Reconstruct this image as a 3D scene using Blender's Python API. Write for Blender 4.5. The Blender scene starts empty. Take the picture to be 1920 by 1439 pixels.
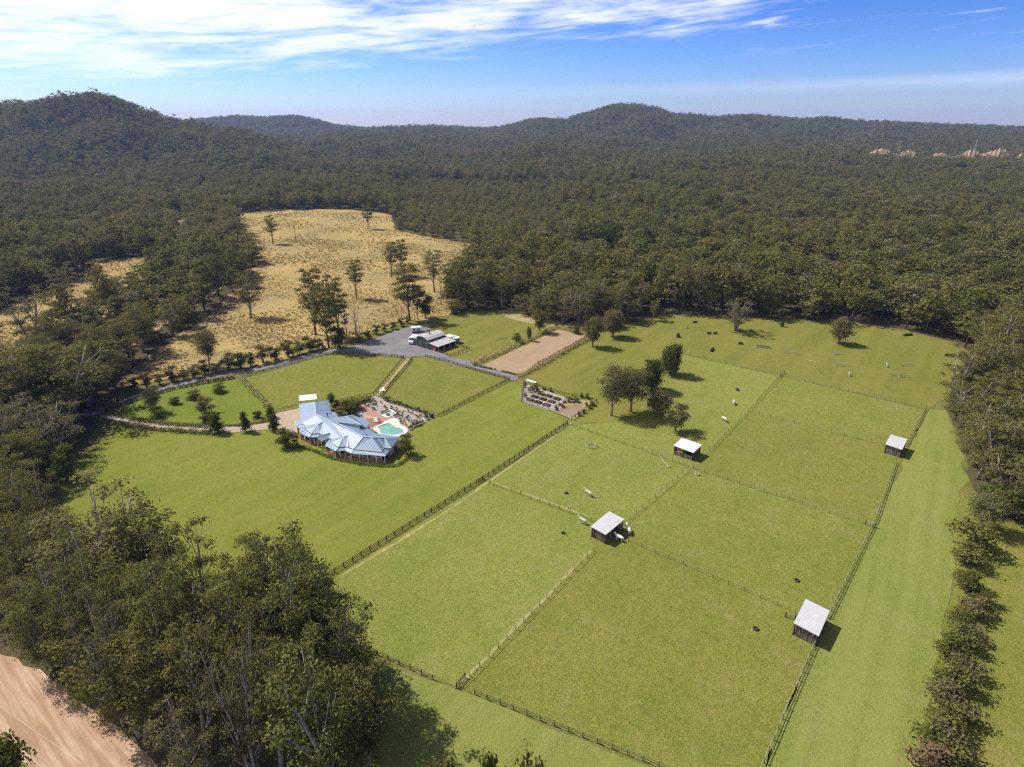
import bpy, bmesh, math, random
import numpy as np
from mathutils import Vector, Matrix
from mathutils.geometry import tessellate_polygon

random.seed(7)
RNG = np.random.default_rng(7)
sc = bpy.context.scene
COL = sc.collection
R = math.radians

# ------------------------------------------------------------------ camera
CAM_H = 88.0            # metres above the paddocks
FPX, HORIZON = 1170.0, 232.0      # focal length and horizon row on a 1920 x 1439 frame
PITCH = math.atan((719.5 - HORIZON) / FPX)
CP, SP = math.cos(PITCH), math.sin(PITCH)
cam_d = bpy.data.cameras.new('camera')
cam_d.sensor_fit = 'HORIZONTAL'
cam_d.sensor_width = 36.0
cam_d.lens = FPX * 36.0 / 1920.0
cam_d.clip_start = 0.5
cam_d.clip_end = 20000.0
cam = bpy.data.objects.new('camera', cam_d)
cam.location = (0, 0, CAM_H)
cam.rotation_euler = (math.pi / 2 - PITCH, 0, 0)
COL.objects.link(cam)
sc.camera = cam

# ------------------------------------------------------------------ sky and sun
SUN_EL = R(50)
SUN_TO = (math.cos(R(-26)), math.sin(R(-26)))        # the way shadows fall on the ground
world = bpy.data.worlds.new('World')
sc.world = world
world.use_nodes = True
wn, wl = world.node_tree.nodes, world.node_tree.links
wn.clear()
def W(t, **kw):
    n = wn.new(t)
    for k, v in kw.items():
        setattr(n, k, v)
    return n
def wmath(op, a, b=None, c=None, clamp=False):
    n = W('ShaderNodeMath', operation=op, use_clamp=clamp)
    for i, v in enumerate((a, b, c)):
        if v is None:
            continue
        if isinstance(v, (int, float)):
            n.inputs[i].default_value = v
        else:
            wl.new(v, n.inputs[i])
    return n.outputs[0]
sky = W('ShaderNodeTexSky', sky_type='NISHITA')
sky.sun_disc = False
sky.sun_elevation = SUN_EL
sky.sun_rotation = math.atan2(-SUN_TO[0], -SUN_TO[1]) % (2 * math.pi)
sky.altitude = 100.0
sky.air_density = 1.0
sky.dust_density = 0.15
sky.ozone_density = 3.0
tint = W('ShaderNodeMix', data_type='RGBA', blend_type='MULTIPLY')
tint.inputs['Factor'].default_value = 1.0
wl.new(sky.outputs[0], tint.inputs['A'])
tint.inputs['B'].default_value = (0.77, 0.87, 1.20, 1)
gam = W('ShaderNodeGamma'); gam.inputs[1].default_value = 1.75
sc1 = W('ShaderNodeVectorMath', operation='SCALE'); sc1.inputs['Scale'].default_value = 0.115; wl.new(tint.outputs['Result'], sc1.inputs[0])
wl.new(sc1.outputs[0], gam.inputs[0])
sc2 = W('ShaderNodeVectorMath', operation='SCALE'); sc2.inputs['Scale'].default_value = 7.6; wl.new(gam.outputs[0], sc2.inputs[0])
tc = W('ShaderNodeTexCoord')
sep = W('ShaderNodeSeparateXYZ')
wl.new(tc.outputs['Generated'], sep.inputs[0])
DX, DY, DZ = sep.outputs
az = wmath('ARCTAN2', DX, DY)
el = wmath('ARCSINE', DZ)
tr_ = W('ShaderNodeMapRange'); wl.new(el, tr_.inputs[0]); tr_.inputs[1].default_value = 0.0; tr_.inputs[2].default_value = 0.17; tr_.inputs[3].default_value = 1.0; tr_.inputs[4].default_value = 0.0
tm = W('ShaderNodeMix', data_type='RGBA'); wl.new(tr_.outputs[0], tm.inputs['Factor']); tm.inputs['A'].default_value = (0.74, 0.88, 1.22, 1); tm.inputs['B'].default_value = (0.89, 0.92, 1.20, 1)
wl.new(tm.outputs['Result'], tint.inputs['B'])
# clouds: long streaks of cirrus that lean up to the right
u = wmath('ADD', az, wmath('MULTIPLY', el, 0.9))
v = wmath('SUBTRACT', el, wmath('MULTIPLY', az, 0.075))
cmb = W('ShaderNodeCombineXYZ')
wl.new(wmath('MULTIPLY', u, 4.0), cmb.inputs[0]); wl.new(wmath('MULTIPLY', v, 34.0), cmb.inputs[1])
n1 = W('ShaderNodeTexNoise'); n1.inputs['Scale'].default_value = 1.0; n1.inputs['Detail'].default_value = 9.0
n1.inputs['Roughness'].default_value = 0.62; n1.inputs['Distortion'].default_value = 0.5
wl.new(cmb.outputs[0], n1.inputs['Vector'])
cmb2 = W('ShaderNodeCombineXYZ')
wl.new(wmath('MULTIPLY', u, 14.0), cmb2.inputs[0]); wl.new(wmath('MULTIPLY', v, 170.0), cmb2.inputs[1])
n2 = W('ShaderNodeTexNoise'); n2.inputs['Scale'].default_value = 1.0; n2.inputs['Detail'].default_value = 6.0
n2.inputs['Roughness'].default_value = 0.6; n2.inputs['Distortion'].default_value = 0.6
wl.new(cmb2.outputs[0], n2.inputs['Vector'])
fib = wmath('ADD', wmath('MULTIPLY', n1.outputs[0], 0.72), wmath('MULTIPLY', n2.outputs[0], 0.28))
# cover: a broad sheet up to the left that thins out to the right, and a low faint bank
mid_el = wmath('ADD', wmath('MULTIPLY', az, 0.045), 0.156)
off = wmath('SUBTRACT', el, mid_el)
off = wmath('MULTIPLY', off, wmath('MULTIPLY_ADD', wmath('GREATER_THAN', off, 0.0), -0.90, 1.0))   # above the sheet, cirrus added on up the unseen sky to whiten ambient light
band = wmath('SUBTRACT', 1.0, wmath('POWER', wmath('ABSOLUTE', wmath('DIVIDE', off, wmath('SUBTRACT', 0.062, wmath('MULTIPLY', az, 0.035)))), 2.0))
band = wmath('MAXIMUM', band, -1.5)
fade = wmath('MULTIPLY_ADD', wmath('MAXIMUM', wmath('MINIMUM', az, 0.9), -0.9), -0.10, 0.0)
cov = wmath('ADD', wmath('MULTIPLY_ADD', band, 0.19, fade), fib)
m1 = W('ShaderNodeMapRange'); m1.interpolation_type = 'SMOOTHSTEP'
wl.new(cov, m1.inputs[0]); m1.inputs[1].default_value = 0.49; m1.inputs[2].default_value = 0.80
cmb3 = W('ShaderNodeCombineXYZ')
wl.new(wmath('MULTIPLY_ADD', u, 5.0, 7.3), cmb3.inputs[0]); wl.new(wmath('MULTIPLY_ADD', wmath('SUBTRACT', el, wmath('MULTIPLY', az, 0.10)), 62.0, 2.1), cmb3.inputs[1])
n3 = W('ShaderNodeTexNoise'); n3.inputs['Scale'].default_value = 1.0; n3.inputs['Detail'].default_value = 8.0; n3.inputs['Roughness'].default_value = 0.6; n3.inputs['Distortion'].default_value = 0.8
wl.new(cmb3.outputs[0], n3.inputs['Vector'])
m3 = W('ShaderNodeMapRange'); m3.interpolation_type = 'SMOOTHSTEP'; wl.new(n3.outputs[0], m3.inputs[0]); m3.inputs[1].default_value = 0.53; m3.inputs[2].default_value = 0.78; m3.inputs[4].default_value = 0.75
wisp = wmath('MULTIPLY', m3.outputs[0], wmath('MULTIPLY_ADD', el, 22.0, -1.7, clamp=True))
low = wmath('SUBTRACT', 1.0, wmath('ABSOLUTE', wmath('DIVIDE', wmath('SUBTRACT', el, wmath('MULTIPLY_ADD', az, 0.012, 0.041)), 0.012)), clamp=True)
low = wmath('MULTIPLY', wmath('MULTIPLY', low, wmath('MULTIPLY_ADD', az, 1.2, 0.25, clamp=True)), wmath('MULTIPLY', fib, 0.75))
cl = wmath('MAXIMUM', wmath('MAXIMUM', wmath('MULTIPLY', m1.outputs[0], 0.93), wisp), low)
cl = wmath('MULTIPLY', cl, wmath('MULTIPLY_ADD', el, 22.0, -0.35, clamp=True))
mixc = W('ShaderNodeMix', data_type='RGBA')
wl.new(cl, mixc.inputs['Factor'])
wl.new(sc2.outputs[0], mixc.inputs['A'])
mixc.inputs['B'].default_value = (7.6, 7.7, 8.1, 1)
bg = W('ShaderNodeBackground')
bg.inputs['Strength'].default_value = 0.105
wl.new(mixc.outputs['Result'], bg.inputs['Color'])
wo = W('ShaderNodeOutputWorld')
wl.new(bg.outputs[0], wo.inputs['Surface'])

sun_d = bpy.data.lights.new('sun', 'SUN')
sun_d.energy = 4.8
sun_d.angle = R(0.53)
sun_d.color = (1.0, 0.95, 0.87)
sun = bpy.data.objects.new('sun', sun_d)
sun.rotation_euler = Vector((SUN_TO[0] * math.cos(SUN_EL), SUN_TO[1] * math.cos(SUN_EL), -math.sin(SUN_EL))).to_track_quat('-Z', 'Y').to_euler()
sun.location = (-300, 150, 400)
COL.objects.link(sun)

sc.view_settings.view_transform = 'Standard'
sc.view_settings.look = 'None'
sc.view_settings.gamma = 1.0
sc.view_settings.use_curve_mapping = False
sc.view_settings.exposure = 0.6
sc.render.engine = 'CYCLES'
sc.cycles.use_denoising = False
sc.cycles.filter_width = 1.2
sc.cycles.sample_clamp_indirect = 3.0
sc.cycles.use_adaptive_sampling = True
sc.cycles.adaptive_threshold = 0.015
sc.cycles.max_bounces = 5
sc.cycles.diffuse_bounces = 2
sc.cycles.glossy_bounces = 2
sc.cycles.transmission_bounces = 4
sc.cycles.volume_bounces = 0
sc.cycles.transparent_max_bounces = 8
sc.cycles.caustics_reflective = False
sc.cycles.caustics_refractive = False

# ------------------------------------------------------------------ measuring on the photograph's frame
def P(px, py, z=0.0):
    """the point at height z that lies on the ray through a pixel of the 1920 x 1439 frame"""
    dx, dz = (px - 960.0) / FPX, -(py - 719.5) / FPX
    y, zz = CP + dz * SP, -SP + dz * CP
    t = (z - CAM_H) / zz
    return Vector((dx * t, y * t, z))
def proj(p):
    y = p[1] * CP - (p[2] - CAM_H) * SP
    zz = p[1] * SP + (p[2] - CAM_H) * CP
    return 960 + FPX * p[0] / y, 719.5 - FPX * zz / y
def proj_np(x, y, z):
    yy = y * CP - (z - CAM_H) * SP
    zz = y * SP + (z - CAM_H) * CP
    yy = np.where(yy < 1, 1, yy)
    return 960 + FPX * x / yy, 719.5 - FPX * zz / yy
def px_per_m(p):
    return FPX / (p[1] * CP - (p[2] - CAM_H) * SP)
def height_for(base, top_py):
    lo, hi = 0.1, 60.0
    for _ in range(40):
        m = (lo + hi) / 2
        if proj((base[0], base[1], base[2] + m))[1] > top_py:
            lo = m
        else:
            hi = m
    return lo

# ------------------------------------------------------------------ terrain
def slope_of(py):
    k = (719.5 - np.asarray(py, float)) / FPX
    return (k * CP - SP) / (CP + k * SP)
RIDGES = [   # crest: picture columns, rows; distance; where the rise starts
    ([-700, -300, -100, 0, 60, 120, 180, 230, 270, 330, 400, 470, 540, 640, 800],
     [215, 210, 207, 204, 193, 188, 178, 187, 209, 226, 238, 254, 271, 296, 330], 1500.0, 900.0, 13.0),
    ([-700, 200, 300, 370, 440, 500, 560, 600, 650, 720, 800, 880, 960, 1100, 1400, 2600],
     [240, 235, 230, 225, 217, 221, 218, 226, 240, 246, 248, 247, 240, 240, 245, 245], 3600.0, 2300.0, 15.0),
    ([-700, 700, 850, 900, 950, 1000, 1060, 1100, 1150, 1190, 1230, 1260, 1330, 1420, 1500, 1560, 1650, 1750, 1850, 1920, 2300, 2800],
     [330, 262, 250, 246, 236, 225, 225, 213, 200, 196, 203, 215, 220, 219, 224, 223, 231, 234, 238, 246, 250, 255], 2900.0, 1750.0, 14.0),
    ([-700, 850, 1000, 1100, 1200, 1350, 1500, 1620, 1750, 1920, 2600],
     [400, 345, 320, 307, 298, 292, 288, 298, 308, 314, 318], 1330.0, 770.0, 10.0),
]
def terrain(x, y):
    x = np.asarray(x, float); y = np.asarray(y, float)
    yy = np.maximum(y, 1.0)
    uu = 960 + FPX * (x / yy) / CP
    t = np.clip((yy - 760) / 2300.0, 0, 1)
    z = 46.0 * t * t * (3 - 2 * t)
    k = np.clip((yy - 780) / 420.0, 0, 1)
    k = k * (1 - np.exp(-((yy - 1430) / 170.0) ** 2) * np.clip((uu - 1450) / 150.0, 0, 1))
    z = z + 7.0 * k * (np.sin(x * .0105 + .6 * np.sin(y * .006)) + np.sin(y * .0125 + x * .005 + 1.0)) + 3.5 * k * np.sin(x * .027 - y * .017)
    for us, rows, yc, y0, hgt in RIDGES:
        crest = np.interp(uu, us, CAM_H + slope_of(rows) * yc - hgt)
        a = np.clip((yy - y0) / (yc - y0), 0, 1)
        prof = a * a * (3 - 2 * a)
        b = np.clip((yy - yc) / (0.45 * yc), 0, 1)
        prof = prof * (1 - 0.75 * b * b * (3 - 2 * b))
        w = 0.20 * np.sin(x * 0.011 + y * 0.004) + 0.16 * np.sin(x * 0.023 - y * 0.013 + 1.7)
        zr = crest * prof * (1 + w * 4 * prof * (1 - prof)) 
        z = np.maximum(z, zr)
    return z
def tz(x, y):
    return float(terrain(np.array([x]), np.array([y]))[0])

# ------------------------------------------------------------------ helpers: materials
MATS = {}
class NT:
    def __init__(self, name):
        self.m = bpy.data.materials.new(name); self.m.use_nodes = True
        self.n, self.l = self.m.node_tree.nodes, self.m.node_tree.links
        self.n.clear()
        self.out = self.n.new('ShaderNodeOutputMaterial')
        MATS[name] = self.m
        g = self.n.new('ShaderNodeNewGeometry'); self.pos = g.outputs['Position']
    def put(self, s, v):
        if hasattr(v, 'is_output'):
            self.l.new(v, s)
        else:
            s.default_value = v
    def noise(self, scale, detail=3.0, rough=0.6, vec=None, dist=0.0, stretch=None):
        v = vec or self.pos
        if stretch:
            mp = self.n.new('ShaderNodeMapping'); self.l.new(v, mp.inputs[0])
            mp.vector_type = 'TEXTURE'
            mp.inputs['Rotation'].default_value = (0, 0, stretch[1]); mp.inputs['Scale'].default_value = stretch[0]
            v = mp.outputs[0]
        n = self.n.new('ShaderNodeTexNoise'); self.l.new(v, n.inputs['Vector'])
        n.inputs['Scale'].default_value = scale; n.inputs['Detail'].default_value = detail
        n.inputs['Roughness'].default_value = rough; n.inputs['Distortion'].default_value = dist
        return n.outputs[0]
    def ramp(self, f, a, b, lo=0.0, hi=1.0):
        n = self.n.new('ShaderNodeMapRange'); self.l.new(f, n.inputs[0])
        n.inputs[1].default_value = a; n.inputs[2].default_value = b; n.inputs[3].default_value = lo; n.inputs[4].default_value = hi
        return n.outputs[0]
    def mix(self, f, a, b, mode='MIX'):
        n = self.n.new('ShaderNodeMix'); n.data_type = 'RGBA'; n.blend_type = mode
        self.put(n.inputs['Factor'], f)
        for s, c in (('A', a), ('B', b)):
            self.put(n.inputs[s], c if hasattr(c, 'is_output') else (c[0], c[1], c[2], 1))
        return n.outputs['Result']
    def math(self, op, a, b=0.0, clamp=False):
        n = self.n.new('ShaderNodeMath'); n.operation = op; n.use_clamp = clamp
        self.put(n.inputs[0], a); self.put(n.inputs[1], b)
        return n.outputs[0]
    def bump(self, h, dist, strength=1.0):
        n = self.n.new('ShaderNodeBump'); self.l.new(h, n.inputs['Height'])
        n.inputs['Distance'].default_value = dist; n.inputs['Strength'].default_value = strength
        return n.outputs[0]
    def principled(self, col, rough=0.8, spec=0.3, metal=0.0, nrm=None):
        b = self.n.new('ShaderNodeBsdfPrincipled')
        self.put(b.inputs['Base Color'], col if hasattr(col, 'is_output') else (col[0], col[1], col[2], 1))
        self.put(b.inputs['Roughness'], rough)
        b.inputs['Specular IOR Level'].default_value = spec; b.inputs['Metallic'].default_value = metal
        if nrm is not None:
            self.l.new(nrm, b.inputs['Normal'])
        self.l.new(b.outputs[0], self.out.inputs['Surface'])
        return self.m
    def diffuse(self, col, nrm=None):
        b = self.n.new('ShaderNodeBsdfDiffuse')
        self.put(b.inputs['Color'], col if hasattr(col, 'is_output') else (col[0], col[1], col[2], 1))
        if nrm is not None:
            self.l.new(nrm, b.inputs['Normal'])
        self.l.new(b.outputs[0], self.out.inputs['Surface'])
        return self.m

def grass_mat(name, base, light, dry, dark, dry_amt=0.55, mow=None, fine=1.0):
    t = NT(name)
    big = t.noise(0.016, 4, 0.6); med = t.noise(0.10, 5, 0.65, dist=0.6); sm = t.noise(0.75, 4, 0.7); fi = t.noise(3.4, 3, 0.7)
    c = t.mix(t.ramp(big, 0.38, 0.64), base, light)
    c = t.mix(t.ramp(med, 0.60 - 0.2 * dry_amt, 0.78, 0, dry_amt), c, dry)
    c = t.mix(t.ramp(t.noise(0.31, 4, 0.7, dist=1.0), 0.54, 0.72, 0, 0.6), c, dark)
    c = t.mix(t.ramp(t.noise(0.045, 5, 0.7, dist=1.2), 0.47, 0.68, 0, 0.55), c, (dark[0] * 1.05, dark[1] * 1.22, dark[2]))
    c = t.mix(t.ramp(t.noise(0.52, 3, 0.75, dist=1.5), 0.66, 0.74, 0, 0.75), c, (dark[0] * 0.72, dark[1] * 0.85, dark[2] * 0.7))
    c = t.mix(t.ramp(t.noise(0.075, 5, 0.7, dist=1.8), 0.50, 0.68, 0, 0.5), c, (dry[0] * 0.98, dry[1] * 1.02, dry[2] * 1.15))
    c = t.mix(t.ramp(sm, 0.40, 0.66, 0, 0.42 * fine), c, dark)
    c = t.mix(t.ramp(fi, 0.42, 0.62, 0.0, 0.60 * fine), c, (dark[0] * 0.7, dark[1] * 0.7, dark[2] * 0.7))
    c = t.mix(t.ramp(t.noise(5.1, 2, 0.6), 0.52, 0.68, 0.0, 0.60 * fine), c, dry)
    if mow:
        s = t.noise(1.0, 2, 0.5, stretch=((70.0, mow[1], 1), mow[0]))
        c = t.mix(t.ramp(s, 0.42, 0.60, 0, mow[2]), c, light)
    h = t.math('ADD', t.math('MULTIPLY', sm, 0.5), fi)
    return t.diffuse(c, t.bump(h, 0.16 * fine, 0.8))
grass_mat('lawn_grass', (0.1475, 0.1685, 0.0253), (0.1863, 0.1912, 0.0352), (0.2251, 0.1988, 0.0597), (0.1009, 0.1229, 0.0168), 0.45, (R(51), 4.0, 0.25), 0.9)
grass_mat('paddock_grass', (0.1607, 0.1705, 0.0290), (0.1961, 0.1939, 0.0395), (0.2431, 0.1994, 0.0692), (0.0941, 0.1110, 0.0171), 0.50, None, 1.1)
grass_mat('green_paddock_grass', (0.1695, 0.1892, 0.0340), (0.2156, 0.2225, 0.0466), (0.2771, 0.2338, 0.0862), (0.1070, 0.1329, 0.0230), 0.40, None, 1.1)
grass_mat('grazed_paddock_grass', (0.1682, 0.1800, 0.0316), (0.1985, 0.2027, 0.0421), (0.2499, 0.2149, 0.0732), (0.0969, 0.1151, 0.0176), 0.62, None, 1.1)
grass_mat('mown_strip_grass', (0.1727, 0.1922, 0.0417), (0.2022, 0.2113, 0.0536), (0.2192, 0.2054, 0.0745), (0.1151, 0.1380, 0.0239), 0.45, (R(55), 3.0, 0.4), 1.0)
grass_mat('course_grass', (0.1501, 0.1568, 0.0267), (0.1835, 0.1743, 0.0377), (0.2302, 0.1770, 0.0638), (0.0901, 0.1054, 0.0153), 0.62, (R(53), 6.0, 0.35), 1.0)
grass_mat('garden_grass', (0.1281, 0.1614, 0.0223), (0.1552, 0.1811, 0.0298), (0.1863, 0.1890, 0.0506), (0.0854, 0.1142, 0.0149), 0.25, None, 0.8)
grass_mat('verge_grass', (0.1406, 0.1411, 0.0319), (0.1731, 0.1607, 0.0447), (0.2380, 0.1810, 0.0766), (0.0685, 0.0760, 0.0166), 0.7)
t = NT('dry_pasture')
c = t.mix(t.ramp(t.noise(0.02, 4), 0.4, 0.62), (0.3720, 0.2562, 0.1086), (0.3214, 0.2472, 0.0920))
c = t.mix(t.ramp(t.noise(0.013, 5, 0.7, dist=1.2), 0.46, 0.60, 0, 0.75), c, (0.2296, 0.1798, 0.0874))
c = t.mix(t.ramp(t.noise(0.035, 5, 0.7, dist=1.5), 0.52, 0.66, 0, 0.8), c, (0.1515, 0.1483, 0.0552))
c = t.mix(t.ramp(t.noise(0.04, 5, 0.65, dist=1.5, vec=t.n.new('ShaderNodeTexCoord').outputs['Object']), 0.60, 0.74, 0, 0.6), c, (0.2204, 0.1348, 0.0782))
c = t.mix(t.ramp(t.noise(0.22, 5, 0.7, dist=1.0), 0.50, 0.66, 0, 0.6), c, (0.1515, 0.1303, 0.0460))
c = t.mix(t.ramp(t.noise(0.9, 4, 0.7), 0.44, 0.66, 0, 0.5), c, (0.2020, 0.1438, 0.0598))
t.diffuse(c, t.bump(t.noise(0.8, 4, 0.7), 0.35))
t = NT('forest_floor')
c = t.mix(t.ramp(t.noise(0.03, 4), 0.4, 0.6), (0.070, 0.058, 0.030), (0.055, 0.058, 0.022))
c = t.mix(t.ramp(t.noise(0.6, 4, 0.7), 0.4, 0.7, 0, 0.7), c, (0.13, 0.095, 0.055))
t.diffuse(c, t.bump(t.noise(0.7, 4, 0.7), 0.5))
t = NT('dirt_road')
c = t.mix(t.ramp(t.noise(0.12, 5), 0.4, 0.65), (0.3440, 0.2295, 0.1472), (0.4300, 0.3105, 0.2137))
c = t.mix(t.ramp(t.noise(1.0, 3, 0.6, stretch=((16.0, 1.0, 1), R(-38))), 0.42, 0.60, 0, 0.75), c, (0.2408, 0.1485, 0.0902))
c = t.mix(t.ramp(t.noise(2.5, 3, 0.7), 0.45, 0.75, 0, 0.35), c, (0.2924, 0.1890, 0.1235))
t.diffuse(c, t.bump(t.noise(1.6, 4, 0.7), 0.08))
t = NT('bare_soil')
c = t.mix(t.ramp(t.noise(0.25, 5), 0.35, 0.65), (0.30, 0.215, 0.115), (0.37, 0.28, 0.16))
c = t.mix(t.ramp(t.noise(0.35, 5, 0.7), 0.42, 0.56, 0, 0.9), c, (0.20, 0.20, 0.055))
t.diffuse(c, t.bump(t.noise(1.6, 4, 0.7), 0.1))
t = NT('worn_soil')
c = t.mix(t.ramp(t.noise(0.6, 5), 0.35, 0.65), (0.25, 0.225, 0.085), (0.31, 0.27, 0.12))
c = t.mix(t.ramp(t.noise(1.1, 4), 0.45, 0.6, 0, 0.8), c, (0.19, 0.18, 0.04))
t.diffuse(c, t.bump(t.noise(1.6, 4, 0.7), 0.1))
t = NT('gravel')
c = t.mix(t.ramp(t.noise(0.2, 5), 0.35, 0.65), (0.145, 0.138, 0.133), (0.205, 0.195, 0.186))
c = t.mix(t.ramp(t.noise(4.0, 3, 0.8), 0.4, 0.7, 0, 0.5), c, (0.12, 0.115, 0.12))
t.diffuse(c, t.bump(t.noise(5, 2, 0.7), 0.05))
t = NT('arena_sand')
c = t.mix(t.ramp(t.noise(0.15, 5), 0.35, 0.65), (0.2690, 0.1892, 0.1162), (0.3093, 0.2224, 0.1394))
c = t.mix(t.ramp(t.noise(2.5, 4, 0.7), 0.45, 0.7, 0, 0.3), c, (0.2219, 0.1494, 0.0900))
c = t.mix(t.ramp(t.noise(1.0, 3, 0.6, stretch=((14.0, 0.9, 1), R(49))), 0.45, 0.62, 0, 0.35), c, (0.2286, 0.1594, 0.0958))
t.diffuse(c, t.bump(t.noise(3, 3, 0.7), 0.06))
t = NT('pale_gravel')
c = t.mix(t.ramp(t.noise(3.0, 4, 0.8), 0.4, 0.65), (0.23, 0.19, 0.165), (0.38, 0.34, 0.315))
c = t.mix(t.ramp(t.noise(0.22, 4, 0.6, dist=1.0), 0.55, 0.68, 0, 0.75), c, (0.46, 0.29, 0.15))
t.diffuse(c, t.bump(t.noise(4, 3, 0.8), 0.12))
t = NT('concrete_drive')
c = t.mix(t.ramp(t.noise(0.5, 5), 0.35, 0.65), (0.29, 0.235, 0.165), (0.35, 0.285, 0.21))
t.diffuse(c)
def plain(name, col, rough=0.7, spec=0.3, var=0.12, scale=1.5, metal=0.0):
    t = NT(name)
    c = t.mix(t.ramp(t.noise(scale, 4, 0.65), 0.35, 0.68, 0, 1), col, tuple(x * (1 - var * 1.6) for x in col))
    return t.principled(c, rough, spec, metal)
plain('white_paving', (0.56, 0.50, 0.43), 0.7); plain('red_paving', (0.34, 0.17, 0.12), 0.8); plain('deck_timber', (0.26, 0.12, 0.075), 0.7)
plain('dark_timber', (0.075, 0.052, 0.042), 0.85, 0.2, 0.2); plain('grey_timber', (0.30, 0.26, 0.20), 0.9, 0.1, 0.2)
plain('green_timber', (0.20, 0.20, 0.095), 0.9, 0.1, 0.2); plain('green_rail', (0.31, 0.31, 0.14), 0.9, 0.1, 0.2)
plain('white_paint', (0.80, 0.79, 0.75), 0.5); plain('cream_wall', (0.52, 0.42, 0.27), 0.8); plain('brick_wall', (0.30, 0.13, 0.09), 0.85)
plain('window_glass', (0.03, 0.035, 0.04), 0.12, 0.6); plain('black_rubber', (0.02, 0.02, 0.02), 0.8); plain('charcoal_steel', (0.075, 0.085, 0.105), 0.6)
plain('soil_bed', (0.10, 0.062, 0.04), 0.95, 0.1, 0.3, 4); plain('pond_mud', (0.26, 0.165, 0.085), 0.25, 0.5, 0.15, 0.4); plain('sail_cloth', (0.72, 0.72, 0.52), 0.8)
plain('pine_board', (0.62, 0.40, 0.20), 0.7); plain('jump_white', (0.36, 0.38, 0.24), 0.7); plain('jump_green', (0.075, 0.15, 0.05), 0.8); plain('steel', (0.30, 0.30, 0.29), 0.6, 0.3)
plain('white_coat', (0.82, 0.77, 0.74), 0.8, 0.2, 0.06); plain('grey_coat', (0.52, 0.55, 0.40), 0.8, 0.2, 0.15, 4); plain('tank_green', (0.13, 0.19, 0.19), 0.5)
plain('tank_lid', (0.72, 0.76, 0.74), 0.4); plain('blue_plastic', (0.05, 0.09, 0.22), 0.4); plain('salt_white', (0.33, 0.33, 0.17), 0.9); plain('pale_stone', (0.55, 0.50, 0.45), 0.9)
def sheet_metal(name, col, period, ang, depth=0.03):
    t = NT(name)
    mp = t.n.new('ShaderNodeMapping'); t.l.new(t.pos, mp.inputs[0]); mp.inputs['Rotation'].default_value = (0, 0, ang)
    wv = t.n.new('ShaderNodeTexWave'); t.l.new(mp.outputs[0], wv.inputs[0]); wv.inputs['Scale'].default_value = 0.314 / period
    wv.wave_profile = 'SIN'; wv.bands_direction = 'X'; wv.inputs['Distortion'].default_value = 0
    c = t.mix(t.ramp(t.noise(0.6, 4), 0.35, 0.65, 0, 1), col, tuple(x * 0.88 for x in col))
    c = t.mix(t.ramp(wv.outputs[1], 0.0, 0.25, 0.18, 0.0), c, tuple(x * 0.6 for x in col))
    return t.principled(c, 0.42, 0.45, 0.0, t.bump(wv.outputs[1], depth, 0.4))
sheet_metal('blue_roof', (0.175, 0.240, 0.325), 0.76, R(38)); sheet_metal('shed_roof', (0.40, 0.38, 0.34), 0.76, R(35))
sheet_metal('shelter_roof', (0.44, 0.43, 0.43), 0.76, R(-38)); sheet_metal('white_roof', (0.62, 0.61, 0.57), 0.76, R(40), 0.02)
plain('blue_ridge', (0.38, 0.45, 0.53), 0.5)
t = NT('slab_timber')
c = t.mix(t.ramp(t.noise(4.0, 3, 0.7, stretch=((1, 1, 8), 0)), 0.42, 0.62), (0.050, 0.036, 0.030), (0.25, 0.20, 0.17))
t.principled(c, 0.9, 0.1)
t = NT('pool_water')
t.principled(t.mix(t.ramp(t.noise(0.35, 2), 0.4, 0.6), (0.105, 0.27, 0.205), (0.145, 0.33, 0.255)), 0.08, 0.5, 0, t.bump(t.noise(2.5, 2), 0.02, 0.5))
def leaf_mat(name, cols, trans=0.28):
    t = NT(name)
    oi = t.n.new('ShaderNodeObjectInfo')
    c = t.mix(t.ramp(oi.outputs['Random'], 0.0, 0.5), cols[0], cols[1])
    c = t.mix(t.ramp(oi.outputs['Random'], 0.5, 1.0), c, cols[2])
    c = t.mix(t.ramp(t.noise(0.0045, 3), 0.44, 0.58, 0, 0.7), c, cols[3])
    c = t.mix(t.ramp(t.noise(0.02, 3), 0.52, 0.64, 0, 0.5), c, tuple(x * 0.62 for x in cols[0]))
    c = t.mix(t.ramp(t.noise(0.9, 3, 0.7), 0.35, 0.7, 0, 0.55), c, cols[4])
    d = t.n.new('ShaderNodeBsdfDiffuse'); t.l.new(c, d.inputs[0])
    tr = t.n.new('ShaderNodeBsdfTranslucent'); t.l.new(c, tr.inputs[0])
    mx = t.n.new('ShaderNodeMixShader'); mx.inputs[0].default_value = trans
    t.l.new(d.outputs[0], mx.inputs[1]); t.l.new(tr.outputs[0], mx.inputs[2]); t.l.new(mx.outputs[0], t.out.inputs[0])
leaf_mat('eucalypt_leaf', ((0.1158, 0.1245, 0.0262), (0.1543, 0.1346, 0.0343), (0.1046, 0.1245, 0.0361), (0.1543, 0.1262, 0.0361), (0.2273, 0.2087, 0.0698)), .36)
leaf_mat('dark_leaf', ((0.0693, 0.0893, 0.0172), (0.0871, 0.0931, 0.0203), (0.0653, 0.0836, 0.0203), (0.0871, 0.0855, 0.0203), (0.1386, 0.1444, 0.0374)), .34)
leaf_mat('dull_leaf', ((0.1553, 0.1450, 0.0554), (0.1510, 0.1253, 0.0554), (0.1300, 0.1360, 0.0479), (0.1510, 0.1236, 0.0517), (0.2433, 0.2159, 0.1039)), .36)
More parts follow.
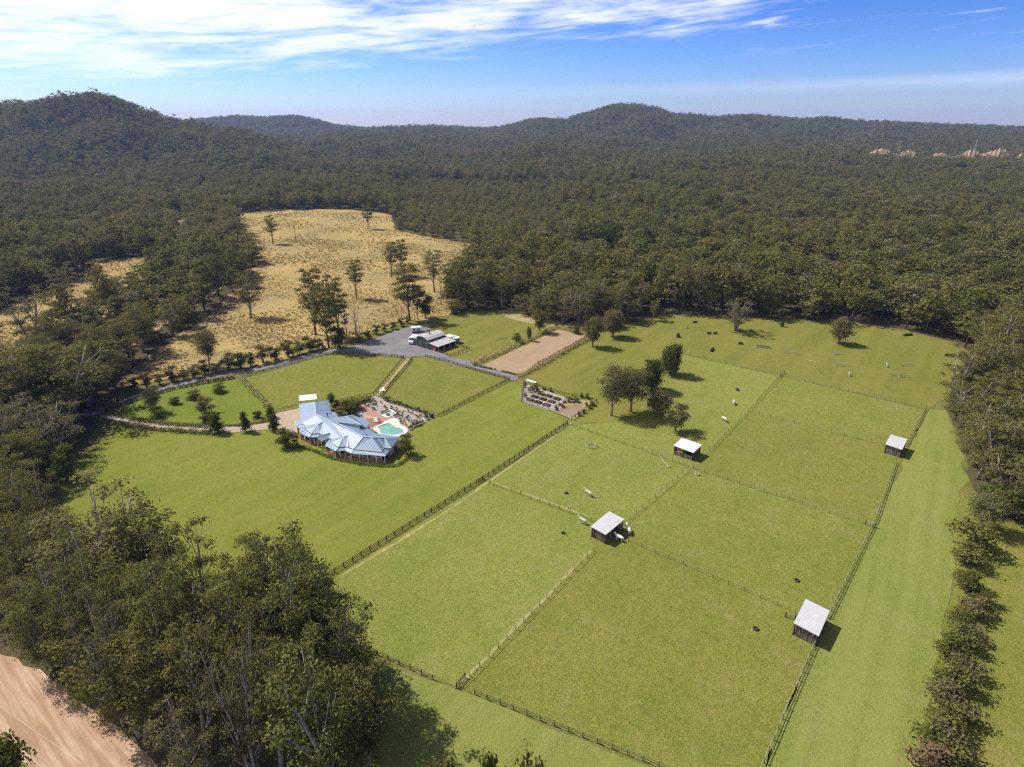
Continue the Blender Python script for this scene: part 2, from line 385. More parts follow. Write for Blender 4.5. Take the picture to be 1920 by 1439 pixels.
leaf_mat('scrub_leaf', ((0.1566, 0.1456, 0.0339), (0.1640, 0.1419, 0.0375), (0.1274, 0.1346, 0.0302), (0.1530, 0.1346, 0.0363), (0.2332, 0.2147, 0.0696)), .36)
leaf_mat('plume_leaf', ((0.34, 0.33, 0.10), (0.32, 0.33, 0.11), (0.30, 0.31, 0.10), (0.33, 0.32, 0.10), (0.44, 0.42, 0.18)))
leaf_mat('bright_leaf', ((0.115, 0.150, 0.020), (0.130, 0.160, 0.026), (0.10, 0.135, 0.020), (0.13, 0.150, 0.024), (0.20, 0.21, 0.045)))
leaf_mat('rusty_leaf', ((0.16, 0.095, 0.055), (0.13, 0.09, 0.05), (0.15, 0.11, 0.05), (0.14, 0.09, 0.05), (0.24, 0.16, 0.09)))
leaf_mat('golden_leaf', ((0.26, 0.20, 0.035), (0.22, 0.19, 0.04), (0.24, 0.16, 0.04), (0.2, 0.17, 0.04), (0.34, 0.28, 0.06)))
leaf_mat('straw_leaf', ((0.40, 0.29, 0.15), (0.34, 0.25, 0.13), (0.29, 0.23, 0.12), (0.34, 0.25, 0.13), (0.46, 0.37, 0.22)))
leaf_mat('tussock_leaf', ((0.4210, 0.2813, 0.1066), (0.3805, 0.2597, 0.0954), (0.2995, 0.2237, 0.0673), (0.2347, 0.2020, 0.0505), (0.4696, 0.3391, 0.1403)))
plain('bark', (0.16, 0.125, 0.095), 0.95, 0.1, 0.3, 1.2); plain('pale_bark', (0.36, 0.31, 0.26), 0.95, 0.1, 0.3, 1.2)
M = MATS

# ------------------------------------------------------------------ helpers: meshes and tags
class MB:
    def __init__(self):
        self.v, self.f = [], []
    def add(self, vs, fs):
        o = len(self.v); self.v += [tuple(p) for p in vs]; self.f += [tuple(i + o for i in q) for q in fs]
    def box(self, c, s, rz=0.0):
        cx, cy, cz = c; a, b, d = s[0] / 2, s[1] / 2, s[2] / 2
        co, si = math.cos(rz), math.sin(rz)
        vs = [(cx + x * co - y * si, cy + x * si + y * co, cz + z) for z in (-d, d) for x, y in ((-a, -b), (a, -b), (a, b), (-a, b))]
        self.add(vs, [(3, 2, 1, 0), (4, 5, 6, 7), (0, 1, 5, 4), (1, 2, 6, 5), (2, 3, 7, 6), (3, 0, 4, 7)])
    def beam(self, p0, p1, w, h):
        p0, p1 = Vector(p0), Vector(p1); d = (p1 - p0)
        if d.length < 1e-6:
            return
        d.normalize(); up = Vector((0, 0, 1)) if abs(d.z) < 0.95 else Vector((1, 0, 0))
        s = d.cross(up).normalized(); uu = s.cross(d)
        vs = [p + s * a * w / 2 + uu * b * h / 2 for p in (p0, p1) for a, b in ((-1, -1), (1, -1), (1, 1), (-1, 1))]
        self.add(vs, [(3, 2, 1, 0), (4, 5, 6, 7), (0, 1, 5, 4), (1, 2, 6, 5), (2, 3, 7, 6), (3, 0, 4, 7)])
    def tube(self, pts, rs, n=6, cap=True):
        pts = [Vector(p) for p in pts]; rings = []
        for i, p in enumerate(pts):
            d = (pts[min(i + 1, len(pts) - 1)] - pts[max(i - 1, 0)])
            d = d.normalized() if d.length > 1e-6 else Vector((0, 0, 1))
            up = Vector((0, 0, 1)) if abs(d.z) < 0.9 else Vector((1, 0, 0))
            s = d.cross(up).normalized(); uu = s.cross(d)
            rings.append([p + (s * math.cos(2 * math.pi * k / n) + uu * math.sin(2 * math.pi * k / n)) * rs[i] for k in range(n)])
        fs = []
        for i in range(len(pts) - 1):
            for k in range(n):
                fs.append((i * n + k, i * n + (k + 1) % n, (i + 1) * n + (k + 1) % n, (i + 1) * n + k))
        if cap:
            fs.append(tuple(range(n))[::-1]); fs.append(tuple((len(pts) - 1) * n + k for k in range(n)))
        self.add([q for r in rings for q in r], fs)
    def slab(self, pts, th):
        """a polygon in space given a thickness downwards"""
        n = len(pts); pts = [Vector(p) for p in pts]
        lo = [p - Vector((0, 0, th)) for p in pts]
        tri = tessellate_polygon([pts])
        nz = sum((pts[i].x - pts[(i + 1) % n].x) * (pts[i].y + pts[(i + 1) % n].y) for i in range(n))
        fs = []
        for a, b, c in tri:
            k = (pts[b] - pts[a]).cross(pts[c] - pts[a]).z
            fs.append((a, b, c) if k > 0 else (c, b, a)); fs.append((c + n, b + n, a + n) if k > 0 else (a + n, b + n, c + n))
        for i in range(n):
            j = (i + 1) % n
            fs.append((i, i + n, j + n, j) if nz > 0 else (j, j + n, i + n, i))
        self.add(pts + lo, fs)
    def mesh(self, name, mat):
        m = bpy.data.meshes.new(name); m.from_pydata(self.v, [], self.f); m.update()
        if mat:
            m.materials.append(M[mat])
        return m
    def build(self, name, mat, parent=None, smooth=False):
        m = self.mesh(name, mat)
        if smooth:
            m.polygons.foreach_set('use_smooth', [True] * len(m.polygons))
        return obj(name, m, parent)
def obj(name, data, parent=None, loc=None, rz=None, scale=None):
    o = bpy.data.objects.new(name, data); COL.objects.link(o)
    if parent is not None:
        o.parent = parent
    if loc is not None:
        o.location = loc
    if rz is not None:
        o.rotation_euler = (0, 0, rz)
    if scale is not None:
        o.scale = scale if hasattr(scale, '__len__') else (scale,) * 3
    return o
def tag(o, label=None, cat=None, group=None, kind=None):
    if label: o['label'] = label
    if cat: o['category'] = cat
    if group: o['group'] = group
    if kind: o['kind'] = kind
    return o
def thing(name, label, cat, loc=(0, 0, 0), rz=0.0, group=None):
    return tag(obj(name, None, None, loc, rz), label, cat, group)
def densify(pts, step, jitter, closed=True):
    out = []; n = len(pts); rr = random.Random(len(pts) * 31 + int(abs(pts[0][0])))
    for i in range(n if closed else n - 1):
        a, b = Vector(pts[i]), Vector(pts[(i + 1) % n]); k = max(1, int((b - a).length / step))
        for j in range(k):
            p = a.lerp(b, j / k)
            out.append(Vector((p.x + rr.uniform(-jitter, jitter), p.y + rr.uniform(-jitter, jitter), p.z)))
    return out
def smooth_line(pts, it=2, closed=False):
    pts = [Vector(p) for p in pts]
    for _ in range(it):
        q = [] if closed else [pts[0]]
        n = len(pts)
        for i in range(n if closed else n - 1):
            a, b = pts[i], pts[(i + 1) % n]
            q += [a.lerp(b, 0.25), a.lerp(b, 0.75)]
        if not closed: q.append(pts[-1])
        pts = q
    return pts
def sheet(name, pts, z, mat, jitter=0.0, step=4.0, parent=None, kind='structure', smooth=0):
    pts = [Vector((p[0], p[1], 0)) for p in pts]
    if smooth: pts = smooth_line(pts, smooth, True)
    if jitter: pts = densify(pts, step, jitter)
    tri = tessellate_polygon([pts])
    m = bpy.data.meshes.new(name)
    fs = []
    for a, b, c in tri:
        fs.append((a, b, c) if (pts[b] - pts[a]).cross(pts[c] - pts[a]).z > 0 else (c, b, a))
    m.from_pydata([(p.x, p.y, z) for p in pts], [], fs); m.update(); m.materials.append(M[mat])
    o = obj(name, m, parent)
    if kind: o['kind'] = kind
    return o
def strip(name, pts, w, z, mat, parent=None, kind='structure', smooth=2, jitter=0.0):
    pts = smooth_line([Vector((p[0], p[1], 0)) for p in pts], smooth)
    if jitter: pts = densify(pts, 2.5, 0.0, False) + [pts[-1]]
    ws = w if hasattr(w, '__len__') else (w, w); vs, fs = [], []; rr = random.Random(3)
    for i, p in enumerate(pts):
        d = (pts[min(i + 1, len(pts) - 1)] - pts[max(i - 1, 0)]).normalized(); s = Vector((-d.y, d.x, 0))
        k = i / (len(pts) - 1); ww = (ws[0] + (ws[1] - ws[0]) * k) / 2
        a, b = p + s * (ww + rr.uniform(-jitter, jitter)), p - s * (ww + rr.uniform(-jitter, jitter))
        vs += [(a.x, a.y, z), (b.x, b.y, z)]
        if i: fs.append((2 * i - 2, 2 * i - 1, 2 * i + 1, 2 * i))
    m = bpy.data.meshes.new(name); m.from_pydata(vs, [], fs); m.update(); m.materials.append(M[mat])
    o = obj(name, m, parent)
    if kind: o['kind'] = kind
    return o
def PX(*q):
    return [P(q[i], q[i + 1]) for i in range(0, len(q), 2)]
def inside(poly, x, y):
    r = np.zeros(len(x), bool); n = len(poly)
    for i in range(n):
        x1, y1 = poly[i][0], poly[i][1]; x2, y2 = poly[(i + 1) % n][0], poly[(i + 1) % n][1]
        if y1 == y2: continue
        c = ((y1 > y) != (y2 > y)) & (x < (x2 - x1) * (y - y1) / (y2 - y1) + x1)
        r ^= c
    return r
# ================================================================== THE SETTING
def build_ground():
    rad = [0, 40, 80, 120, 160, 200, 260, 320, 400, 480, 560, 640] + [640 + 30 * i for i in range(1, 62)] + [2500 + 55 * i for i in range(1, 42)] + [5000, 5600, 6300]
    ths = list(np.radians(np.concatenate([np.arange(-62, 62, 0.75), np.arange(62, 298, 6.0)])))
    nt = len(ths); T, Rr = np.meshgrid(ths, rad)
    X, Y = Rr * np.sin(T), Rr * np.cos(T); Z = terrain(X, Y)
    vs = np.stack([X, Y, Z], -1).reshape(-1, 3)
    fs = [(i * nt + j, i * nt + (j + 1) % nt, (i + 1) * nt + (j + 1) % nt, (i + 1) * nt + j) for i in range(len(rad) - 1) for j in range(nt)]
    fs = [f[::-1] for f in fs]
    m = bpy.data.meshes.new('ground'); m.from_pydata(vs.tolist(), [], fs); m.update()
    m.polygons.foreach_set('use_smooth', [True] * len(m.polygons))
    m.materials.append(M['forest_floor'])
    tag(obj('ground', m), kind='structure')
build_ground()

GREEN = PX(95, 915, 130, 850, 185, 800, 150, 775, 250, 722, 480, 688, 600, 655, 690, 630, 755, 603, 800, 600, 838, 592, 900, 584, 950, 581, 990, 598,
           1040, 606, 1110, 612, 1200, 603, 1240, 588, 1350, 594, 1480, 600, 1620, 608, 1700, 620, 1790, 642, 1828, 665, 1850, 692, 1835, 715, 1775, 765,
           1800, 830, 1818, 900, 1860, 960, 1960, 1000, 2200, 1010, 2300, 1600, 1700, 1700, 780, 1700, 735, 1560, 700, 1439, 655, 1330, 610, 1215, 555, 1145,
           480, 1200, 400, 1205, 310, 1180, 190, 1110, 70, 1000, 30, 945)
DRY = PX(428, 401, 520, 394, 640, 392, 735, 402, 742, 432, 800, 444, 900, 462, 880, 500, 850, 545, 838, 592, 800, 600, 755, 603, 690, 630, 600, 655, 480, 688,
         300, 714, 215, 730, 255, 690, 330, 632, 400, 582, 450, 540, 478, 500, 465, 455, 440, 425)
GLADE = PX(-80, 690, -40, 600, 40, 562, 110, 540, 185, 490, 300, 478, 330, 500, 292, 540, 232, 576, 158, 622, 92, 652, 15, 690)
ROAD = [P(-420, 1160), P(-200, 1218), P(-70, 1258), P(0, 1287), P(95, 1360), P(185, 1439), P(270, 1540), P(350, 1660)]
CLEARED = [GREEN, DRY, GLADE]

sheet('dry_field', DRY, 0.02, 'dry_pasture', 2.5, 6.0)
sheet('forest_glade', GLADE, 0.02, 'dry_pasture', 1.5)
sheet('grass_land', GREEN, 0.04, 'verge_grass', 0.8)
sheet('course_field', PX(842, 593, 950, 583, 995, 605, 1045, 612, 1110, 616, 1200, 606, 1240, 592, 1350, 597, 1480, 604, 1620, 611, 1700, 624, 1785, 646, 1820, 668, 1838, 695, 1820, 718,
      1737, 768, 1600, 736, 1460, 704, 1280, 664, 1252, 700, 1215, 745, 1185, 790, 1068, 796, 960, 712, 900, 690, 800, 650, 830, 610), 0.06, 'course_grass', 0.8)
sheet('paddock', PX(1068, 798, 1185, 790, 1215, 745, 1252, 700, 1280, 664, 1460, 704, 1737, 768, 1640, 975, 1530, 1208, 1432, 1439, 1400, 1520, 1235, 1439, 860, 1290, 700, 1226, 612, 1090, 905, 902), 0.08, 'paddock_grass', 0.3)
for nm, mt, q in (('near_left_paddock', 'green_paddock_grass', (614, 1090, 905, 904, 1112, 982, 1115, 1030, 862, 1289, 702, 1226)), ('near_right_paddock', 'paddock_grass', (863, 1290, 1117, 1032, 1175, 1016, 1490, 1152, 1528, 1210, 1432, 1436, 1238, 1439)),
                   ('upper_left_paddock', 'green_paddock_grass', (909, 902, 1070, 799, 1300, 881, 1168, 985, 1108, 976)), ('middle_paddock', 'grazed_paddock_grass', (1170, 990, 1302, 882, 1640, 991, 1550, 1172, 1492, 1150)),
                   ('upper_middle_paddock', 'paddock_grass', (1303, 880, 1402, 774, 1658, 837, 1688, 858, 1642, 988)), ('corner_paddock', 'grazed_paddock_grass', (1403, 772, 1463, 707, 1734, 769, 1692, 846, 1660, 836)), ('tree_paddock', 'green_paddock_grass', (1074, 798, 1185, 790, 1215, 745, 1252, 700, 1281, 666, 1461, 706, 1401, 772, 1300, 878))):
    sheet(nm, PX(*q), 0.095, mt, 0.25)
for q in ((866, 1280, 980, 1165, 1108, 1034), (918, 903, 1010, 936, 1100, 968), (1075, 792, 1010, 838, 915, 906, 800, 985, 640, 1080)):
    strip('worn_track', PX(*q), (0.7, 0.5), 0.112, 'worn_soil', jitter=0.25)
sheet('mown_strip', PX(1740, 768, 1773, 770, 1797, 832, 1814, 900, 1790, 950, 1782, 1000, 1792, 1080, 1775, 1150, 1753, 1250, 1728, 1400, 1715, 1520, 1400, 1600, 1433, 1440, 1532, 1208, 1642, 975), 0.08, 'mown_strip_grass', 0.6)
sheet('lawn', PX(110, 908, 150, 870, 215, 800, 300, 808, 395, 815, 540, 800, 640, 760, 715, 745, 820, 782, 955, 714, 975, 720, 1064, 795, 905, 900, 612, 1085, 540, 1128, 450, 1140, 400, 1150, 330, 1120, 230, 1040, 120, 965), 0.08, 'lawn_grass', 0.6)
sheet('outer_field', PX(1800, 925, 1850, 972, 1960, 1003, 2200, 1013, 2300, 1600, 1700, 1600, 1718, 1500, 1732, 1400, 1757, 1250, 1778, 1150, 1794, 1080, 1786, 1010, 1790, 955), 0.07, 'paddock_grass', 0.6)
sheet('house_paddock', PX(458, 709, 520, 692, 600, 669, 650, 664, 700, 667, 765, 674, 706, 742, 690, 750, 640, 757, 585, 768, 522, 774), 0.10, 'paddock_grass', 0.2)
sheet('side_paddock', PX(775, 672, 800, 668, 870, 688, 953, 713, 822, 781, 716, 744), 0.10, 'paddock_grass', 0.2)
sheet('garden_lawn', PX(205, 776, 260, 752, 330, 731, 450, 711, 510, 772, 505, 788, 420, 799, 395, 801, 330, 797, 260, 788), 0.10, 'garden_grass', 0.3)
sheet('front_verge', PX(690, 1232, 860, 1296, 1235, 1445, 1400, 1525, 1380, 1650, 790, 1650, 745, 1540, 705, 1400), 0.06, 'mown_strip_grass', 0.6)

# roads, drives and yards
strip('dirt_road', ROAD, (9.6, 9.6), 0.06, 'dirt_road', jitter=0.5)
sheet('road_shoulder', [P(-600, 1120), P(-200, 1185), P(-60, 1222), P(30, 1245), P(150, 1310), P(250, 1400), P(360, 1540), P(440, 1720), P(-200, 1900), P(-700, 1400)], 0.04, 'bare_soil', 1.2)
sheet('road_verge', [P(-700, 1250), P(-200, 1310), P(-60, 1350), P(20, 1395), P(90, 1470), P(180, 1620), P(-200, 1800)], 0.05, 'verge_grass', 1.5)
strip('dirt_track', PX(-40, 790, 40, 742, 110, 712, 205, 662, 290, 612, 350, 575, 410, 535, 442, 500, 420, 478, 360, 466, 346, 450, 338, 432, 345, 405), (9, 9), 0.05, 'dirt_road', jitter=0.7)
sheet('wood_edge_soil', PX(310, 1150, 345, 1128, 390, 1140, 450, 1150, 470, 1195, 360, 1195), 0.10, 'bare_soil', 0.9)
strip('driveway', PX(140, 782, 200, 771, 260, 742, 330, 722, 400, 705, 470, 696, 540, 680, 600, 664, 640, 655), (4.2, 4.6), 0.12, 'gravel', jitter=0.25)
sheet('gravel_yard', PX(625, 660, 690, 640, 740, 622, 770, 612, 800, 610, 812, 622, 800, 640, 840, 668, 880, 680, 880, 690, 850, 684, 800, 668, 760, 670, 700, 667, 650, 664), 0.125, 'gravel', 0.25)
strip('yard_lane', PX(845, 675, 880, 683, 925, 695, 962, 707, 972, 711), (5.5, 5.0), 0.13, 'gravel', jitter=0.2)
strip('garden_path', PX(195, 778, 260, 794, 330, 803, 400, 806, 470, 804, 530, 795), (3.4, 5.0), 0.12, 'concrete_drive', jitter=0.1)
sheet('forecourt', PX(500, 806, 520, 775, 562, 766, 590, 775, 575, 812, 540, 812), 0.13, 'concrete_drive', 0.1)
sheet('riding_arena', PX(903, 687, 976, 703, 1100, 631, 1046, 619), 0.14, 'arena_sand', 0.15)
sheet('worn_lane', PX(757, 672, 771, 674, 712, 744, 700, 742), 0.13, 'worn_soil', 0.2)
sheet('pond_clearing', PX(928, 588, 955, 578, 990, 580, 1000, 592, 1060, 603, 1120, 606, 1110, 616, 1050, 613, 990, 606, 950, 596), 0.09, 'bare_soil', 0.8)
# ------------------------------------------------------------------ trees
def leaf_cloud(rng, clumps, dens, leaf, flat=0.35, spread=0.65):
    V = []
    for c, rad in clumps:
        area = 4.0 * math.pi * ((rad[0] * rad[1]) ** 0.8 + (rad[0] * rad[2]) ** 0.8 + (rad[1] * rad[2]) ** 0.8) ** (1 / 0.8) / 3 ** (1 / 0.8) if min(rad) > 0 else 1
        n = max(8, int(dens * area / (leaf * leaf)))
        d = rng.normal(size=(n, 3)); d /= np.linalg.norm(d, axis=1)[:, None]
        d[:, 2] = np.where(d[:, 2] < -0.35, -d[:, 2] * 0.6, d[:, 2])
        rr = rng.random(n) ** 0.42
        wob = 1 + 0.28 * np.sin(d[:, 0] * 5 + c[0]) * np.sin(d[:, 1] * 5.5 + c[1]) + 0.15 * rng.normal(size=n)
        p = np.array(c) + d * np.array(rad) * (rr * wob)[:, None]
        nn = d * 0.9 + rng.normal(size=(n, 3)) * spread + np.array([0, 0, flat]); nn /= np.linalg.norm(nn, axis=1)[:, None]
        a = np.cross(nn, rng.normal(size=(n, 3))); a /= np.linalg.norm(a, axis=1)[:, None]; b = np.cross(nn, a)
        s = leaf * (0.55 + 0.8 * rng.random(n))[:, None]; q = (0.45 + 0.4 * rng.random(n))[:, None]
        bend = nn * s * 0.18
        V.append(np.stack([p - a * s * .62 - bend, p - b * s * q * .6, p + a * s * .62 - bend, p + b * s * q * .6], 1))
    return np.concatenate(V).reshape(-1, 3)
def quad_mesh(name, V, mat):
    n = len(V) // 4; m = bpy.data.meshes.new(name)
    m.vertices.add(n * 4); m.vertices.foreach_set('co', V.astype(np.float32).ravel())
    m.loops.add(n * 4); m.loops.foreach_set('vertex_index', np.arange(n * 4, dtype=np.int32))
    m.polygons.add(n); m.polygons.foreach_set('loop_start', np.arange(0, n * 4, 4, dtype=np.int32))
    m.update(calc_edges=True); m.materials.append(M[mat])
    return m
def make_tree(seed, H=20.0, Rc=5.5, base=0.42, nclump=16, dens=0.55, leaf=0.5, mat='eucalypt_leaf', bark='bark', tr=0.32, stems=1, clump=0.36, lean=0.05, flat=0.62, shape='open'):
    """a tree of unit-free size H: returns (trunk mesh, crown mesh)"""
    rng = np.random.default_rng(seed); rd = random.Random(seed); tb = MB(); cl = []
    for s in range(stems):
        a0 = rd.uniform(0, 6.28); ln = lean + (0.16 if stems > 1 else 0) * rd.uniform(.5, 1.2)
        top = Vector((math.cos(a0) * ln * H, math.sin(a0) * ln * H, H * rd.uniform(.84, .93)))
        pts = [Vector((math.cos(a0) * 0.3 * (stems > 1), math.sin(a0) * 0.3 * (stems > 1), -0.3))]
        for k in (0.25, 0.5, 0.75, 1.0):
            pts.append(Vector((top.x * k + rd.uniform(-.012, .012) * H, top.y * k + rd.uniform(-.012, .012) * H, top.z * k)))
        tb.tube(pts, [tr * 1.25, tr * .9, tr * .66, tr * .42, tr * .12], 7)
        def at(k):
            k *= 4; i = min(3, int(k)); return pts[i].lerp(pts[i + 1], k - i)
        nc = max(3, nclump // stems)
        for i in range(nc):
            zf = base + (0.94 - base) * ((i + rd.uniform(.2, .8)) / nc)
            rel = (zf - base) / (1 - base)
            if shape == 'round': env = math.sqrt(max(0.06, 1 - (2 * rel - 1) ** 2 * 0.92))
            elif shape == 'umbrella': env = 0.45 + 0.65 * rel
            elif shape == 'cone': env = 1.0 - 0.72 * rel
            else: env = (0.62 + 0.5 * math.sin(rel * 3.0)) * (1 - 0.25 * rel)
            ang = i * 2.4 + rd.uniform(-.5, .5); rr = Rc * env * rd.uniform(.35, .92) * (1 - clump * .45)
            core = at(min(1, zf * 0.9))
            c = (core.x + math.cos(ang) * rr, core.y + math.sin(ang) * rr, zf * H)
            q = Rc * clump * rd.uniform(.75, 1.3) * (1.15 - 0.3 * rel)
            cl.append((c, (q * rd.uniform(.9, 1.25), q * rd.uniform(.9, 1.25), q * flat * rd.uniform(.85, 1.2))))
            st = at(max(0.1, min(.95, (zf - rd.uniform(.10, .22)) * 0.95)))
            mid = st.lerp(Vector(c), .55) + Vector((0, 0, -0.02 * H)); lr = tr * (0.42 - 0.22 * rel)
            tb.tube([st, mid, Vector(c)], [lr, lr * .7, lr * .2], 5, False)
            if shape == 'bare' or dens < 0.3:
                for _ in range(4):
                    e = Vector(c) + Vector((rd.uniform(-1, 1) * q * 1.3, rd.uniform(-1, 1) * q * 1.3, rd.uniform(0, 1) * q))
                    tb.tube([mid, e], [lr * .35, lr * .1], 3, False)
    trunk = tb.mesh('trunk', bark)
    trunk.polygons.foreach_set('use_smooth', [True] * len(trunk.polygons))
    crown = quad_mesh('crown', leaf_cloud(rng, cl, dens, leaf), mat)
    return trunk, crown, H, Rc

TP = {}    # tree kinds by nature and fineness; drawn from when a tree is planted
TP['near'] = [make_tree(10 + i, 20, r, b, n, .50, .31, mt, 'pale_bark', .34, s, c, .06, .66) for i, (r, b, n, s, c, mt) in enumerate((
    (5.4, .34, 34, 1, .27, 'eucalypt_leaf'), (6.2, .30, 40, 2, .25, 'eucalypt_leaf'), (4.8, .38, 30, 1, .29, 'eucalypt_leaf'), (6.0, .22, 39, 3, .25, 'dull_leaf'), (5.2, .18, 34, 2, .30, 'eucalypt_leaf')))]
TP['tall'] = [make_tree(30 + i, 24, r, b, n, .66, .5, 'eucalypt_leaf', 'bark', .34, s, c, .03) for i, (r, b, n, s, c) in enumerate((
    (6.0, .36, 28, 1, .34), (5.2, .40, 24, 1, .38), (6.4, .34, 30, 1, .34)))]
TP['forest'] = [make_tree(50 + i, 20, r, b, n, .50, .66, mt, 'bark', .26, 1, c, .05, .9) for i, (r, b, n, c, mt) in enumerate((
    (5.2, .36, 13, .44, 'eucalypt_leaf'), (4.6, .42, 11, .46, 'eucalypt_leaf'), (5.8, .34, 14, .42, 'eucalypt_leaf'), (5.0, .22, 13, .48, 'dull_leaf'), (4.2, .20, 11, .5, 'dark_leaf')))]
TP['dense'] = [make_tree(70 + i, 10, 5.6, .14, 30, .75, .45, 'dark_leaf', 'bark', .34, 1, .42, .02, .75, 'round') for i in range(2)]
TP['round'] = [make_tree(75 + i, 10, 4.6, .24, 22, .70, .42, mt, 'bark', .28, 1, .44, .02, .8, 'round') for i, mt in enumerate(('eucalypt_leaf', 'dull_leaf'))]
TP['sparse'] = [make_tree(80 + i, 14, 5.6, .36, 26, .50, .34, mt, 'pale_bark', .34, 1, .38, .04, .8, 'open') for i, mt in enumerate(('dull_leaf', 'dull_leaf', 'eucalypt_leaf'))]
TP['dead'] = [make_tree(85, 14, 3.2, .45, 7, .012, .3, 'dull_leaf', 'pale_bark', .26, 1, .4)]
TP['umbrella'] = [make_tree(88, 6, 5.2, .34, 20, .6, .36, 'dull_leaf', 'bark', .16, 4, .34, .08, .6, 'umbrella')]
TP['bush'] = [make_tree(90 + i, 4, 2.3, .16, 14, .7, .32, mt, 'bark', .10, 3, .46, .03, .8, 'round') for i, mt in enumerate(('dark_leaf', 'eucalypt_leaf', 'dull_leaf'))]
TP['bright'] = [make_tree(95, 5, 2.6, .12, 16, .75, .32, 'bright_leaf', 'bark', .14, 2, .46, .03, .8, 'round')]
TP['rusty'] = [make_tree(96, 4, 1.7, .16, 12, .5, .28, 'rusty_leaf', 'bark', .09, 2, .46, .03, .9, 'round')]
TP['golden'] = [make_tree(97, 3, 1.6, .10, 12, .7, .28, 'golden_leaf', 'bark', .09, 3, .5, .03, .8, 'round')]
TP['column'] = [make_tree(98, 6, 1.5, .10, 16, .85, .30, 'dark_leaf', 'bark', .12, 1, .62, .0, 1.0, 'cone')]
NATIVE = dict(bush=4.0)

def plant(kind, base, height, width, name, label, cat='tree', group=None, var=None, rz=None):
    tr_, cr_, H, Rc = TP[kind][(random.randrange(len(TP[kind])) if var is None else var) % len(TP[kind])]
    t = thing(name, label, cat, base, random.uniform(0, 6.28) if rz is None else rz, group)
    sx = width / (2 * Rc); t.scale = (sx, sx, height / H)
    obj('trunk', tr_, t); obj('crown', cr_, t)
    return t
def plant_px(kind, bx, by, top, w, name, label, cat='tree', group=None, var=None):
    b = P(bx, by); h = height_for(b, top); width = w / px_per_m((b[0], b[1], h * .6))
    return plant(kind, b, h, width, name, label, cat, group, var)
